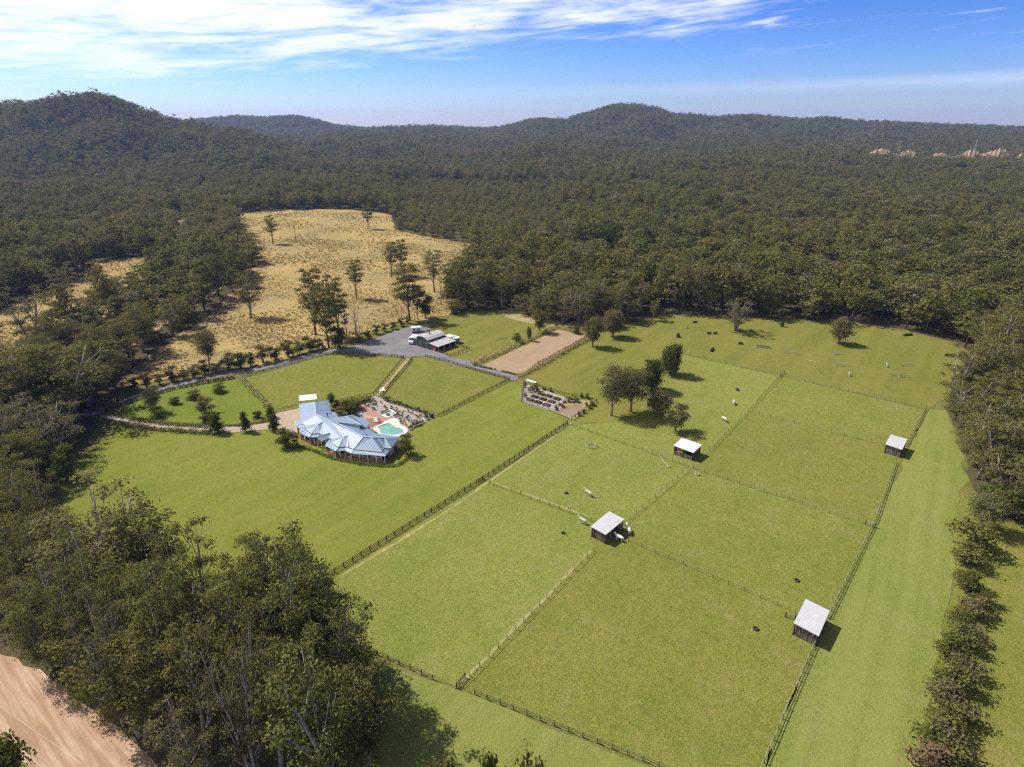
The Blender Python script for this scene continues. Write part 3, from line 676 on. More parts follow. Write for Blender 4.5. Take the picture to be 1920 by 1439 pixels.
# single trees: kind, base column and row, row of the top, width in picture columns, name, label
SINGLE = [
 ('tall', 512, 458, 402, 30, 'eucalypt_tree', 'lone slender eucalypt beside the power pole in the dry field', 1),
 ('tall', 690, 430, 381, 26, 'eucalypt_tree', 'small dark eucalypt standing alone at the far end of the dry field', 1),
 ('near', 470, 597, 508, 64, 'eucalypt_tree', 'full round eucalypt with its shadow beside it, just right of the roadside row', 0),
 ('tall', 668, 560, 484, 37, 'eucalypt_tree', 'slim lone eucalypt with a bare lower trunk in the middle of the dry field', 1),
 ('tall', 592, 628, 496, 66, 'eucalypt_tree', 'tallest spreading eucalypt at the back of the clump by the driveway', 0),
 ('tall', 617, 653, 532, 62, 'eucalypt_tree', 'front eucalypt of the clump by the driveway, its trunk foot at the verge', 2),
 ('tall', 636, 632, 512, 52, 'eucalypt_tree', 'eucalypt on the right of the clump by the driveway', 0),
 ('forest', 650, 622, 560, 24, 'eucalypt_tree', 'narrow dark eucalypt beside the dead tree in the driveway clump', 4),
 ('dead', 667, 622, 562, 30, 'dead_tree', 'leafless grey dead tree at the right edge of the driveway clump', 0),
 ('bush', 638, 652, 610, 38, 'evergreen_bush', 'big dark round bush at the foot of the driveway clump', 0),
 ('tall', 734, 520, 451, 34, 'eucalypt_tree', 'left one of two eucalypts close together in the dry field', 1),
 ('tall', 753, 518, 446, 32, 'eucalypt_tree', 'right, taller one of two eucalypts close together in the dry field', 1),
 ('tall', 769, 601, 492, 62, 'eucalypt_tree', 'tall open eucalypt with a long bare trunk behind the caravan', 2),
 ('near', 815, 548, 466, 46, 'eucalypt_tree', 'dense eucalypt at the right edge of the dry field', 2),
 ('dead', 827, 572, 506, 24, 'dead_tree', 'pale leafless dead trunk beside the dense eucalypt at the field edge', 0),
 ('bush', 800, 597, 546, 34, 'evergreen_tree', 'dark bushy small tree behind the shed near the caravan', 0),
 ('tall', 784, 600, 530, 22, 'eucalypt_tree', 'thin eucalypt between the long-trunked tree and the dark bushy tree', 1),
 ('sparse', 393, 689, 621, 46, 'eucalypt_tree', 'small sparse tree with pale branches alone near the driveway shrubs', 2),
 ('round', 1012, 624, 581, 28, 'garden_tree', 'small round tree at the far left corner of the riding arena', 0),
 ('round', 992, 640, 614, 11, 'garden_tree', 'tiny round-headed young tree in the left border of the arena', 0),
 ('round', 1038, 603, 564, 34, 'garden_tree', 'pale domed tree behind the far end of the riding arena', 1),
 ('round', 1111, 651, 594, 38, 'paddock_tree', 'green round tree at the right side of the riding arena', 0),
 ('round', 1149, 633, 583, 44, 'paddock_tree', 'greyish round tree just right of the arena tree', 1),
 ('near', 1380, 621, 556, 58, 'paddock_tree', 'tall tree with several stems at the back edge of the jumping field', 3),
 ('round', 1573, 645, 598, 41, 'paddock_tree', 'solitary mop-headed tree in the middle of the jumping field', 1),
 ('dense', 1257, 703, 648, 46, 'shade_tree', 'dark dense tree at the top of the diagonal line of shade trees', 0),
 ('dense', 1221, 732, 677, 50, 'shade_tree', 'dark dense tree second from the top of the diagonal line', 1),
 ('sparse', 1146, 780, 690, 68, 'shade_tree', 'thin grey tree with open crown next to the vegetable garden', 0),
 ('sparse', 1183, 773, 690, 76, 'shade_tree', 'thin grey tree with open crown between two others in the line', 1),
 ('round', 1233, 778, 736, 54, 'shade_tree', 'dull grey-green low tree behind the flat-topped one', 1),
 ('umbrella', 1265, 809, 764, 64, 'shade_tree', 'low flat-topped tree at the lower end of the line near the open shelter', 0),
 ('near', 1224, 601, 560, 26, 'forest_tree', 'small tree standing out from the forest at the corner of the jumping field', 0),
 ('bright', 128, 902, 843, 52, 'garden_tree', 'bright green leafy tree on the left edge of the lawn', 0),
 ('bush', 762, 853, 816, 34, 'garden_tree', 'olive round tree at the right corner of the house', 1),
 ('round', 622, 762, 737, 15, 'garden_tree', 'thin young tree behind the garage', 0),
 ('column', 408, 811, 776, 28, 'column_tree', 'leftmost of three dark column-shaped trees along the garden path', 0),
 ('column', 461, 810, 773, 19, 'column_tree', 'middle one of three dark column-shaped trees along the garden path', 0),
 ('column', 514, 808, 776, 21, 'column_tree', 'rightmost of three dark column-shaped trees, beside the forecourt', 0),
 ('column', 508, 784, 764, 18, 'column_tree', 'dark column-shaped tree at the end of the tall grass hedge', 0),
 ('rusty', 385, 774, 745, 34, 'garden_shrub', 'rusty brown domed shrub in the middle of the garden lawn', 0),
 ('sparse', 289, 772, 727, 34, 'garden_tree', 'bare grey small tree in the left part of the garden lawn', 1),
 ('sparse', 381, 783, 752, 20, 'garden_tree', 'little leafless tree in front of the rusty shrub', 1),
 ('umbrella', 286, 766, 750, 34, 'garden_shrub', 'wide pale grey shrub around the bare tree in the garden lawn', 0),
 ('bush', 295, 784, 769, 26, 'garden_shrub', 'dark green low shrub at the front left of the garden lawn', 0),
 ('bright', 326, 758, 745, 22, 'garden_shrub', 'small bright shrub at the back of the garden lawn by the hedge', 0),
 ('bush', 364, 748, 733, 30, 'garden_shrub', 'round shrub along the back hedge, left of the two flowering ones', 1),
 ('bright', 411, 737, 722, 28, 'garden_shrub', 'pale green round shrub at the right end of the back hedge', 0),
 ('bush', 384, 792, 778, 26, 'garden_shrub', 'dark round shrub under the little leafless tree', 0),
 ('bush', 482, 784, 771, 20, 'garden_shrub', 'low round shrub at the right of the garden lawn', 0),
 ('bush', 537, 838, 806, 42, 'garden_shrub', 'large olive shrub at the left end of the house', 1),
 ('rusty', 556, 838, 816, 18, 'garden_shrub', 'brown shrub between the large olive shrub and the verandah', 0),
 ('bush', 969, 643, 626, 20, 'garden_shrub', 'grey-green bush in the left border of the arena', 1),
 ('bush', 1081, 626, 612, 18, 'garden_shrub', 'dark bush at the far right corner of the arena', 0),
 ('round', 1043, 614, 605, 7, 'garden_shrub', 'tiny bush at the far end of the arena', 0),
 ('column', 1466, 613, 601, 8, 'young_tree', 'single young sapling at the back of the jumping field', 0),
 ('bush', 840, 1580, 1424, 70, 'verge_tree', 'treetop peeping in at the bottom edge, nearest the wood', 1),
 ('bush', 920, 1600, 1432, 60, 'verge_tree', 'treetop peeping in at the bottom edge, middle one', 0),
 ('bush', 992, 1590, 1424, 80, 'verge_tree', 'treetop peeping in at the bottom edge, farthest from the wood', 1),
 ('bush', 18, 1470, 1388, 90, 'roadside_bush', 'dark bush at the bottom left corner beside the dirt road', 0),
 # shapes inside the roadside clearing on the left
 ('golden', 182, 568, 540, 42, 'glade_shrub', 'rounded yellow-green shrub in the left clearing', 0),
 ('bush', 215, 543, 522, 30, 'glade_shrub', 'green shrub in the left clearing right of the yellow-green one', 1),
 ('bush', 251, 532, 518, 24, 'glade_shrub', 'small dark shrub at the right of the left clearing', 0),
 ('near', 120, 562, 492, 52, 'eucalypt_tree', 'pale trunked eucalypt in front of the forest in the left clearing', 3),
 ('bush', 110, 590, 565, 40, 'glade_shrub', 'green shrub under the pale trunked eucalypt', 1),
 # trees round the west end of the lawn
 ('near', 132, 780, 640, 190, 'eucalypt_tree', 'huge spreading gum with leaning trunk where the driveway meets the track', 1),
 ('near', 45, 800, 650, 150, 'eucalypt_tree', 'broad gum at the left edge beside the huge spreading one', 0),
 ('near', 205, 1128, 930, 230, 'eucalypt_tree', 'largest gum with many bare stems over the lawn, lower left', 3),
 ('tall', 290, 1130, 952, 130, 'eucalypt_tree', 'gum with level spreading sprays right of the largest one', 2),
 ('near', 556, 1150, 1012, 90, 'eucalypt_tree', 'narrow pointed gum at the end of the dark fence', 2),
 ('near', 450, 1210, 1038, 150, 'eucalypt_tree', 'twiggy grey gum left of the pointed one', 3),
 ('tall', 610, 1240, 1080, 100, 'eucalypt_tree', 'dark gum at the wood corner below the fence end', 1),
]
TREE_XY = []
for kind, bx, by, top, w, name, label, var in SINGLE:
    cat = {'garden_shrub': 'shrub', 'glade_shrub': 'shrub', 'evergreen_bush': 'bush', 'roadside_bush': 'bush', 'dead_tree': 'dead tree'}.get(name, 'tree')
    o = plant_px(kind, bx, by, top, w, name, label, cat, None, var)
    TREE_XY.append((o.location.x, o.location.y))

# shrubs that stand in rows: along the driveway, and down the east boundary
ROW = [(252, 730, 20), (275, 726, 26), (300, 722, 24), (322, 716, 28), (345, 712, 20), (363, 709, 30), (385, 703, 26), (405, 700, 22), (428, 695, 32), (452, 690, 34), (470, 686, 24), (493, 681, 32), (518, 675, 28), (540, 670, 30), (560, 665, 28), (583, 659, 32), (598, 655, 22)]
for i, (x, y, w) in enumerate(ROW):
    h = w * random.uniform(.75, 1.05)
    plant_px('bush', x, y, y - h, w, 'hedge_shrub', 'shrub number %s from the left in the row above the driveway' % ('first second third fourth fifth sixth seventh eighth ninth tenth eleventh twelfth thirteenth fourteenth fifteenth sixteenth seventeenth'.split()[i]) if False else
             '%s shrub counted from the left in the row above the driveway' % ('first second third fourth fifth sixth seventh eighth ninth tenth eleventh twelfth thirteenth fourteenth fifteenth sixteenth last'.split()[i]), 'shrub', 'shrubs along the driveway', i)
for i, (x, y, w) in enumerate([(672, 642, 12), (690, 636, 14), (706, 627, 16), (722, 622, 14), (738, 618, 13), (752, 612, 14), (764, 607, 12)]):
    plant_px('bush', x, y, y - w * 1.1, w * 1.1, 'verge_shrub', '%s small shrub from the driveway clump towards the caravan' % 'first second third fourth fifth sixth seventh'.split()[i], 'shrub', 'small shrubs behind the gravel yard', 1)
EAST = [(1862, 958, 96, 'bush', 0), (1838, 992, 90, 'sparse', 0), (1822, 1030, 96, 'bush', 1), (1812, 1058, 70, 'bush', 1), (1812, 1112, 62, 'bush', 0), (1818, 1152, 66, 'bush', 2), (1804, 1178, 54, 'bush', 0), (1800, 1212, 70, 'bush', 1), (1788, 1245, 74, 'bush', 0), (1784, 1290, 82, 'bush', 1), (1776, 1330, 84, 'bush', 2), (1768, 1372, 88, 'bush', 1), (1758, 1412, 90, 'bush', 2), (1748, 1452, 96, 'rusty', 0)]
for i, (x, y, w, k, v) in enumerate(EAST):
    plant_px(k, x, y, y - w * (0.48 if k != 'sparse' else 0.7), w * .86, 'boundary_shrub', ('%s shrub counted from the top of the boundary hedge line by the mown strip' % 'first second third fourth fifth sixth seventh eighth ninth tenth eleventh twelfth thirteenth last'.split()[i]), 'shrub', 'shrubs along the east boundary', v)
    if i > 3: plant_px('bush', x + w * (.30 if i % 2 else -.02) - 3, y - 18, y - 14 - w * .40, w * .8, 'boundary_shrub', 'shrub filling in behind the %s one of the boundary hedge line' % 'first second third fourth fifth sixth seventh eighth ninth tenth eleventh twelfth thirteenth last'.split()[i], 'shrub', 'shrubs along the east boundary', v + 1)

# ------------------------------------------------------------------ the woods
def road_dist(x, y, line):
    d = np.full(len(x), 1e9)
    for a, b in zip(line[:-1], line[1:]):
        ax, ay, bx, by = a[0], a[1], b[0], b[1]; L = (bx - ax) ** 2 + (by - ay) ** 2
        k = np.clip(((x - ax) * (bx - ax) + (y - ay) * (by - ay)) / L, 0, 1)
        d = np.minimum(d, np.hypot(x - ax - k * (bx - ax), y - ay - k * (by - ay)))
    return d
TRACK = PX(-40, 790, 40, 742, 110, 712, 205, 662, 290, 612, 350, 575, 410, 535, 442, 500, 420, 478, 360, 466, 346, 450, 338, 432, 345, 405)
DRIVE = PX(140, 782, 200, 771, 260, 742, 330, 722, 400, 705, 470, 696)
def scatter(y0, y1, step, seed):
    rng = np.random.default_rng(seed)
    half = y1 * 1.22
    gx, gy = np.meshgrid(np.arange(-half, half, step), np.arange(y0 - 60 if y0 < 300 else y0, y1, step))
    x = gx.ravel() + rng.uniform(-.46, .46, gx.size) * step; y = gy.ravel() + rng.uniform(-.46, .46, gx.size) * step
    k = (np.abs(x) < y * 1.18 + 60) & (y >= y0) & (y < y1)
    x, y = x[k], y[k]
    k = np.ones(len(x), bool)
    for poly in CLEARED:
        k &= ~inside(poly, x, y)
    if y0 < 900:
        k &= road_dist(x, y, ROAD) > 5.8
        k &= road_dist(x, y, TRACK) > 4.5
        k &= road_dist(x, y, DRIVE) > 5.5
        k &= ~inside([P(-200, 1300), P(-60, 1360), P(60, 1439), P(160, 1700), P(-900, 1700), P(-900, 1300)], x, y)
        for tx, ty in TREE_XY:
            k &= np.hypot(x - tx, y - ty) > 4.0
    return x[k], y[k]
xs, ys, big = [], [], []
for y0, y1, st in ((55, 150, 6.0), (150, 260, 7.0), (260, 420, 7.8), (420, 1000, 8.6), (1000, 2000, 11.5), (2000, 3050, 16.0), (3050, 4400, 19.0)):
    x, y = scatter(y0, y1, st, int(y0)); xs.append(x); ys.append(y); big.append(np.full(len(x), st))
X, Y, ST = np.concatenate(xs), np.concatenate(ys), np.concatenate(big)
# what stands behind a crest is never seen; the sandy cutting and the low scrub patch stay open
Z = terrain(X, Y)
SUN_CUT = (X / Y * FPX / CP + 960)
cut = (SUN_CUT > 1630) & (SUN_CUT < 2050) & (Y > 1380) & (Y < 1500) & (np.sin(X * 12.9 + Y * 78.2) < .72)
far_left = (Y > 1800) & (SUN_CUT < 250)
keep = ~cut & ~far_left
X, Y, Z, ST = X[keep], Y[keep], Z[keep], ST[keep]
px, py = proj_np(X, Y, Z)
ptx, pty = proj_np(X, Y, Z + 18)
inframe = (px > -40) & (px < 1960) & (pty < 1480)
dist = np.sqrt(X * X + Y * Y + (Z - CAM_H) ** 2)
order = np.argsort(np.where(inframe, dist, 1e9))
N_SINGLE = 235
single = np.zeros(len(X), bool); single[order[:N_SINGLE]] = True
def wood_label(x, y, a, b):
    if b > 950 and a < 800:
        pl = 'beside the dirt road' if b > 1330 + (a - 300) * .2 or a < 150 else ('at the lawn edge of the lower left wood' if b < 1170 else ('by the bottom rail fence' if a > 520 else 'inside the lower left wood'))
        return pl, 'gums of the wood by the dirt road'
    if a < 620 and b > 690:
        pl = 'at the far left edge above the lawn' if a < 20 else ('left of the lawn shadow' if b > 800 else 'where the driveway leaves the track')
        return pl, 'gums at the west end of the lawn'
    if a < 620: return ('along the near end of the dirt track' if b > 630 else 'along the far end of the dirt track'), 'gums along the dirt track'
    if a > 1700 and b > 640:
        pl = 'at the top of the right-hand grove' if b < 740 else ('in the middle of the right-hand grove' if b < 860 else 'at the foot of the right-hand grove')
        return pl, 'gums of the grove by the mown strip'
    return ('at the forest edge behind the arena' if a < 1180 else ('at the forest edge behind the jumps' if a < 1560 else 'at the right end of the forest edge')), 'gums along the forest edge'
rs = np.random.default_rng(5)
hs = rs.uniform(0.66, 1.16, len(X)) * np.where(rs.random(len(X)) < .16, 0.55, 1.0)
lowf = np.sin(X * .021 + 1.3 * np.sin(Y * .017)) + np.sin(Y * .027 + X * .011) + .8 * np.sin(X * .06 + Y * .05)
hs = hs * (1 + .15 * lowf) * np.where(rs.random(len(X)) < .05, 1.35, 1.0)
wd = rs.uniform(0.85, 1.55, len(X))
reg_low = (px > 745) & (py < 470) & (py > 345) & (px < 1080 - (470 - py) * .4) & (Y < 1100)           # low scrub behind the dry field
hs = np.where(reg_low, hs * 0.55, hs)
trk = road_dist(X, Y, TRACK) < 24
hs = np.where((px < 360) & (py > 520) & (py < 725) & trk, hs * 0.72, hs)
near_wood = (px < 800) & (py > 900)
hs = np.clip(hs, .3, 1.45); hs = np.where(near_wood, hs * 1.04, hs); wd = np.where(near_wood, wd * .80, wd)
for i in np.nonzero(single)[0]:
    lab, grp = wood_label(X[i], Y[i], px[i], py[i])
    kind = 'near' if dist[i] < 330 else 'forest'
    v = int(rs.integers(0, 5))
    T = TP[kind][v]
    h = 20.0 * hs[i]
    lab = '%s %s gum %s' % ('short' if h < 13.5 else ('tall' if h < 18.5 else 'very tall'), {'eucalypt_leaf': 'olive', 'dull_leaf': 'greyish', 'dark_leaf': 'dark green'}[T[1].materials[0].name], lab)
    t = thing('gum_tree', lab, 'tree', (X[i], Y[i], Z[i]), rs.uniform(0, 6.28), grp)
    t.scale = (wd[i] * (0.82 + .18 * hs[i]), wd[i] * (0.82 + .18 * hs[i]), h / T[2])
    obj('trunk', T[0], t); obj('crown', T[1], t)

# the far wood, one mass: a cloud of tree positions that geometry nodes fill with trees
def far_protos():
    c = bpy.data.collections.new('far_tree_kinds')
    out = []
    for i, (r, b, n, cl, mt) in enumerate(((5.4, .34, 10, .50, 'eucalypt_leaf'), (4.6, .40, 9, .50, 'eucalypt_leaf'), (6.0, .30, 11, .46, 'eucalypt_leaf'), (5.0, .24, 9, .52, 'dull_leaf'), (4.6, .20, 9, .54, 'dark_leaf'), (5.4, .36, 10, .5, 'eucalypt_leaf'), (4.8, .14, 9, .52, 'scrub_leaf'), (5.6, .34, 12, .40, 'scrub_leaf'))):
        tr_, cr_, H, Rc = make_tree(200 + i, 20, r, b, n, .46, .92, mt, 'bark', .25, 1, cl, .05, 1.0)
        me = bpy.data.meshes.new('far_tree')
        bm = bmesh.new(); bm.from_mesh(cr_); nf = len(bm.faces); bm.from_mesh(tr_); bm.faces.ensure_lookup_table()
        for f in bm.faces[nf:]: f.material_index = 1
        bm.to_mesh(me); bm.free(); me.materials.append(M[mt]); me.materials.append(M['bark'])
        o = bpy.data.objects.new('far_tree_%d' % i, me); c.objects.link(o); out.append(o)
    for i, (r, b, n, cl, mt) in enumerate(((5.4, .30, 7, .56, 'eucalypt_leaf'), (4.8, .26, 6, .58, 'eucalypt_leaf'), (5.2, .22, 7, .56, 'dull_leaf'), (4.6, .20, 6, .6, 'dark_leaf'))):
        cr_ = make_tree(260 + i, 20, r, b, n, .40, 1.7, mt, 'bark', .25, 1, cl, .05, 1.0)[1]
        c.objects.link(bpy.data.objects.new('farther_tree_%d' % i, cr_))
    return c
def points_object(name, pts, sx, sz, rot, idx, coll, label, cat):
    m = bpy.data.meshes.new(name); m.vertices.add(len(pts)); m.vertices.foreach_set('co', np.asarray(pts, np.float32).ravel())
    for nm, ty, da in (('sx', 'FLOAT', sx), ('sz', 'FLOAT', sz), ('turn', 'FLOAT', rot), ('pick', 'INT', idx)):
        at = m.attributes.new(nm, ty, 'POINT'); at.data.foreach_set('value', np.asarray(da, np.int32 if ty == 'INT' else np.float32))
    m.update()
    o = obj(name, m)
    g = bpy.data.node_groups.new(name + '_nodes', 'GeometryNodeTree')
    g.interface.new_socket('Geometry', in_out='INPUT', socket_type='NodeSocketGeometry'); g.interface.new_socket('Geometry', in_out='OUTPUT', socket_type='NodeSocketGeometry')
    gi, go = g.nodes.new('NodeGroupInput'), g.nodes.new('NodeGroupOutput')
    ci = g.nodes.new('GeometryNodeCollectionInfo'); ci.inputs['Collection'].default_value = coll; ci.inputs['Separate Children'].default_value = True; ci.inputs['Reset Children'].default_value = True
    ip = g.nodes.new('GeometryNodeInstanceOnPoints'); ip.inputs['Pick Instance'].default_value = True
    def attr(nm, ty):
        n = g.nodes.new('GeometryNodeInputNamedAttribute'); n.data_type = ty; n.inputs['Name'].default_value = nm
        return [s for s in n.outputs if s.enabled and s.name == 'Attribute'][0]
    cx = g.nodes.new('ShaderNodeCombineXYZ'); a = attr('sx', 'FLOAT'); b = attr('sz', 'FLOAT')
    g.links.new(a, cx.inputs[0]); g.links.new(a, cx.inputs[1]); g.links.new(b, cx.inputs[2])
    cr = g.nodes.new('ShaderNodeCombineXYZ'); g.links.new(attr('turn', 'FLOAT'), cr.inputs[2])
    g.links.new(gi.outputs[0], ip.inputs['Points']); g.links.new(ci.outputs[0], ip.inputs['Instance']); g.links.new(attr('pick', 'INT'), ip.inputs['Instance Index'])
    g.links.new(cr.outputs[0], ip.inputs['Rotation']); g.links.new(cx.outputs[0], ip.inputs['Scale']); g.links.new(ip.outputs[0], go.inputs[0])
    md = o.modifiers.new('fill', 'NODES'); md.node_group = g
    return tag(o, label, cat, None, 'stuff')
far = ~single
fx, fy, fz = X[far], Y[far], Z[far]
s = wd[far] * np.where(ST[far] < 10, 1.0, np.where(ST[far] < 14, 1.15, 1.45)) * np.where(reg_low[far], 0.62, 1.0)
points_object('forest', np.stack([fx, fy, fz], 1), s, hs[far] * np.where(ST[far] > 14, 0.95, 0.92), rs.uniform(0, 6.28, len(fx)), np.where(reg_low[far] & (rs.random(len(fx)) < .75), 6 + rs.integers(0, 2, len(fx)), np.where(fy > 1150, 8 + rs.integers(0, 4, len(fx)), np.where(rs.random(len(fx)) < .07, 7, rs.integers(0, 6, len(fx))))), far_protos(),
              'unbroken eucalypt forest over the valley floor and the hills behind the farm', 'forest')
print('forest trees', len(fx))

# tussocks of the dry field
def tussocks():
    c = bpy.data.collections.new('tussock_kinds')
    for i in range(3):
        rng = np.random.default_rng(400 + i); n = 22
        a = rng.uniform(0, 6.28, n); r = rng.uniform(0, .35, n); ln = rng.uniform(.35, .8, n); w = rng.uniform(.10, .2, n)
        bx, by = np.cos(a) * r, np.sin(a) * r; tx, ty = np.cos(a) * (r + ln * .6), np.sin(a) * (r + ln * .6)
        sxx, syy = -np.sin(a) * w, np.cos(a) * w; z0 = np.zeros(n) - .05; z1 = ln * .8
        V = np.stack([np.stack([bx - sxx, by - syy, z0], 1), np.stack([bx + sxx, by + syy, z0], 1), np.stack([tx + sxx * .4, ty + syy * .4, z1], 1), np.stack([tx - sxx * .4, ty - syy * .4, z1], 1)], 1).reshape(-1, 3)
        c.objects.link(bpy.data.objects.new('tussock', quad_mesh('tussock', V, 'tussock_leaf')))
    rng = np.random.default_rng(41); xs_, ys_ = [], []
    for poly in (DRY, GLADE):
        qx = [p[0] for p in poly]; qy = [p[1] for p in poly]
        for a, b, st in ((0, 330, 1.35), (330, 520, 1.9), (520, 800, 2.8)):
            gx, gy = np.meshgrid(np.arange(min(qx), max(qx), st), np.arange(max(a, min(qy)), min(b, max(qy)), st)) if max(qy) > a and min(qy) < b else (np.zeros((1, 1)), np.zeros((1, 1)))
            x = gx.ravel() + rng.uniform(-.5, .5, gx.size) * st; y = gy.ravel() + rng.uniform(-.5, .5, gx.size) * st
            k = inside(poly, x, y) & (road_dist(x, y, TRACK) > 4.5); xs_.append(x[k]); ys_.append(y[k])
    x, y = np.concatenate(xs_), np.concatenate(ys_)
    k = np.sin(x * .11 + 2 * np.sin(y * .05)) + np.sin(y * .09 + x * .04) + rng.normal(size=len(x)) * 1.0 > 0.0
    x, y = x[k], y[k]
    sx = rng.uniform(.4, 1.1, len(x)) * np.where(y > 400, 1.4, 1)
    points_object('dry_grass', np.stack([x, y, np.zeros(len(x)) + .02], 1), sx, sx * rng.uniform(.5, .9, len(x)), rng.uniform(0, 6.28, len(x)), rng.integers(0, 3, len(x)), c, 'tussocky straw-coloured grass covering the dry field', 'grass')
    print('tussocks', len(x))
tussocks()

# the cutting in the far slope and its two pylons
def cutting():
    us = np.linspace(1622, 2050, 110); vs, fs = [], []; n = 6
    rng = np.random.default_rng(3); top = 17 + 5 * np.sin(us * .031) + 5 * np.sin(us * .11 + 1) + rng.uniform(-3, 3, len(us))
    for i, uu_ in enumerate(us):
        for j in range(n):
            k = j / (n - 1); y = 1440 + 50 * k + 6 * math.sin(uu_ * .07 + j); x = (uu_ - 960) * CP / FPX * y
            vs.append((x, y, tz(x, y) - 0.5 + max(0.1, top[i]) * min(1.0, k * 1.25)))
    for i in range(len(us) - 1):
        for j in range(n - 1):
            fs.append((i * n + j, (i + 1) * n + j, (i + 1) * n + j + 1, i * n + j + 1))
    m = bpy.data.meshes.new('sandy_cutting'); m.from_pydata(vs, [], fs); m.update(); m.materials.append(M['arena_sand'])
    tag(obj('sandy_cutting', m), kind='structure')
cutting()
for uu_, side in ((1697, 'left'), (1841, 'right')):
    y = 1530.0; x = (uu_ - 960) * CP / FPX * y; z = tz(x, y); h = 42.0
    t = thing('power_pylon', '%s one of the two grey lattice pylons above the sandy cutting' % side, 'pylon', (x, y, z), 0.4, 'pylons above the cutting')
    b = MB(); prof = [(0, 4.2), (.3, 2.8), (.6, 1.5), (.8, 1.1), (1, .35)]
    for (a0, w0), (a1, w1) in zip(prof[:-1], prof[1:]):
        for sx_, sy_ in ((-1, -1), (1, -1), (1, 1), (-1, 1)):
            b.beam((sx_ * w0, sy_ * w0, a0 * h), (sx_ * w1, sy_ * w1, a1 * h), .35, .35)
            b.beam((sx_ * w0, sy_ * w0, a0 * h), (-sy_ * w1 if sx_ == sy_ else sx_ * w1, sx_ * w1 if sx_ == sy_ else -sy_ * w1, a1 * h), .2, .2)
    b.build('lattice_tower', 'steel', t)
    for k, (zz, w) in enumerate(((.66, 6.5), (.79, 7.5), (.92, 5.5))):
        b = MB(); b.beam((-w, 0, zz * h), (w, 0, zz * h), .6, .6); b.beam((-w, 0, zz * h), (0, 0, zz * h + 2.2), .3, .3); b.beam((w, 0, zz * h), (0, 0, zz * h + 2.2), .3, .3); b.build('cross_arm', 'steel', t)
b = P(555, 452); h = height_for(b, 416)
t = thing('power_pole', 'slim wooden power pole with a short crossarm in the dry field', 'pole', b)
k = MB(); k.tube([(0, 0, -.3), (0, 0, h)], [.22, .15], 7); k.build('pole', 'dark_timber', t)
k = MB(); k.beam((-1.2, 0, h - .5), (1.2, 0, h - .5), .14, .14); k.build('cross_arm', 'dark_timber', t)
# ================================================================== THE HOUSE
def HX(u, v, z): return P(540 + u * .13542, 700 + v * .13542, z)
house = thing('farmhouse', 'long low farmhouse with pale blue metal roofs and wrap-around verandah', 'house')
HV = dict(a=(150, 425, 3.0), b=(370, 400, 4.8), c=(560, 370, 3.0), d=(385, 568, 5.0), e=(178, 692, 3.2), f=(605, 578, 3.1), g=(602, 676, 5.3), h=(672, 690, 5.7), j=(1040, 880, 5.7),
          k=(905, 1055, 3.2), l=(600, 912, 3.2), m=(475, 850, 3.2), n=(250, 735, 3.2), q=(1300, 1095, 3.2), r=(1160, 893, 5.6), r2=(1250, 893, 5.2), r3=(1335, 898, 4.8), y=(1428, 1042, 3.2), z=(1340, 1036, 3.2),
          x=(1550, 886, 3.2), w=(1242, 842, 3.2), v=(1090, 760, 3.0), u0=(1014, 770, 4.3), u1=(1010, 716, 5.4), s=(690, 614, 5.4), t=(890, 575, 3.6), t0=(812, 610, 5.5), u=(1145, 690, 3.0), h2=(675, 680, 5.3), f2=(665, 580, 3.0), s2=(700, 600, 3.8))
HP = {k: HX(*p) for k, p in HV.items()}
roof = MB()
for face in ('abde', 'bcfd'):
    roof.slab([HP[k] for k in face], .12)
for face in (['d', 'f', 's2', 'g'], ['d', 'g', 'h', 'j', 'k', 'l', 'm', 'n', 'e'], ['j', 'r', 'q', 'k'], ['r', 'r2', 'z', 'q'], ['r2', 'r3', 'y', 'z'], ['r3', 'x', 'y'], ['j', 'w', 'x', 'r3', 'r2', 'r'],
             ['h', 'u0', 'v', 'w', 'j'], ['h2', 's', 't0', 'u1', 'u0'], ['s', 't', 'u', 'v', 'u1', 't0'], ['g', 's2', 's', 'h2', 'h'], ['u1', 'v', 'u0']):
    roof.slab([HP[k] for k in face], .10)
roof_o = roof.build('roof', 'blue_roof', house)
def bay(A, T, eaves, first, last):
    b = MB(); A, T = HX(*A), HX(*T); E = [HX(u, v, 3.25) for u, v in eaves]; E0, E1 = HX(*first), HX(*last)
    b.slab([A, E0, E[0], T], .08)
    for p, q in zip(E[:-1], E[1:]): b.slab([T, p, q], .08)
    b.slab([A, T, E[-1], E1], .08)
    o = b.build('bay_roof', 'blue_roof', house)
    for e in E: rid(T, e, o)
    rid(A, T, o)
def rid(p, q, parent):
    b = MB(); b.beam(Vector(p) + Vector((0, 0, .05)), Vector(q) + Vector((0, 0, .05)), .28, .10); b.build('ridge_cap', 'blue_ridge', parent)
for pq in ('bd', 'dg', 'hj', 'jk', 'rq', 'gs', 'jr'):
    rid(HP[pq[0]], HP[pq[1]], roof_o)
for p, q in (('r2', 'z'), ('r3', 'y'), ('d', 'e'), ('t0', 'u1'), ('s', 't0'), ('h', 'h2'), ('w', 'x'), ('r', 'r2'), ('r2', 'r3')):
    rid(HP[p], HP[q], roof_o)
bay((490, 672, 4.55), (405, 715, 4.35), [(230, 770), (322, 838), (436, 836)], (252, 736, 3.3), (478, 852, 3.3))
bay((835, 862, 4.65), (762, 885, 4.45), [(585, 948), (694, 1024), (802, 1016)], (602, 912, 3.3), (835, 1030, 3.3))
b = MB(); b.slab([HX(395, 885, 3.7), HX(578, 828, 3.9), HX(582, 898, 3.1), HX(458, 945, 2.9)], .08); b.slab([HX(395, 885, 3.7), HX(380, 880, 3.0), HX(480, 850, 3.1), HX(578, 828, 3.9)], .08)
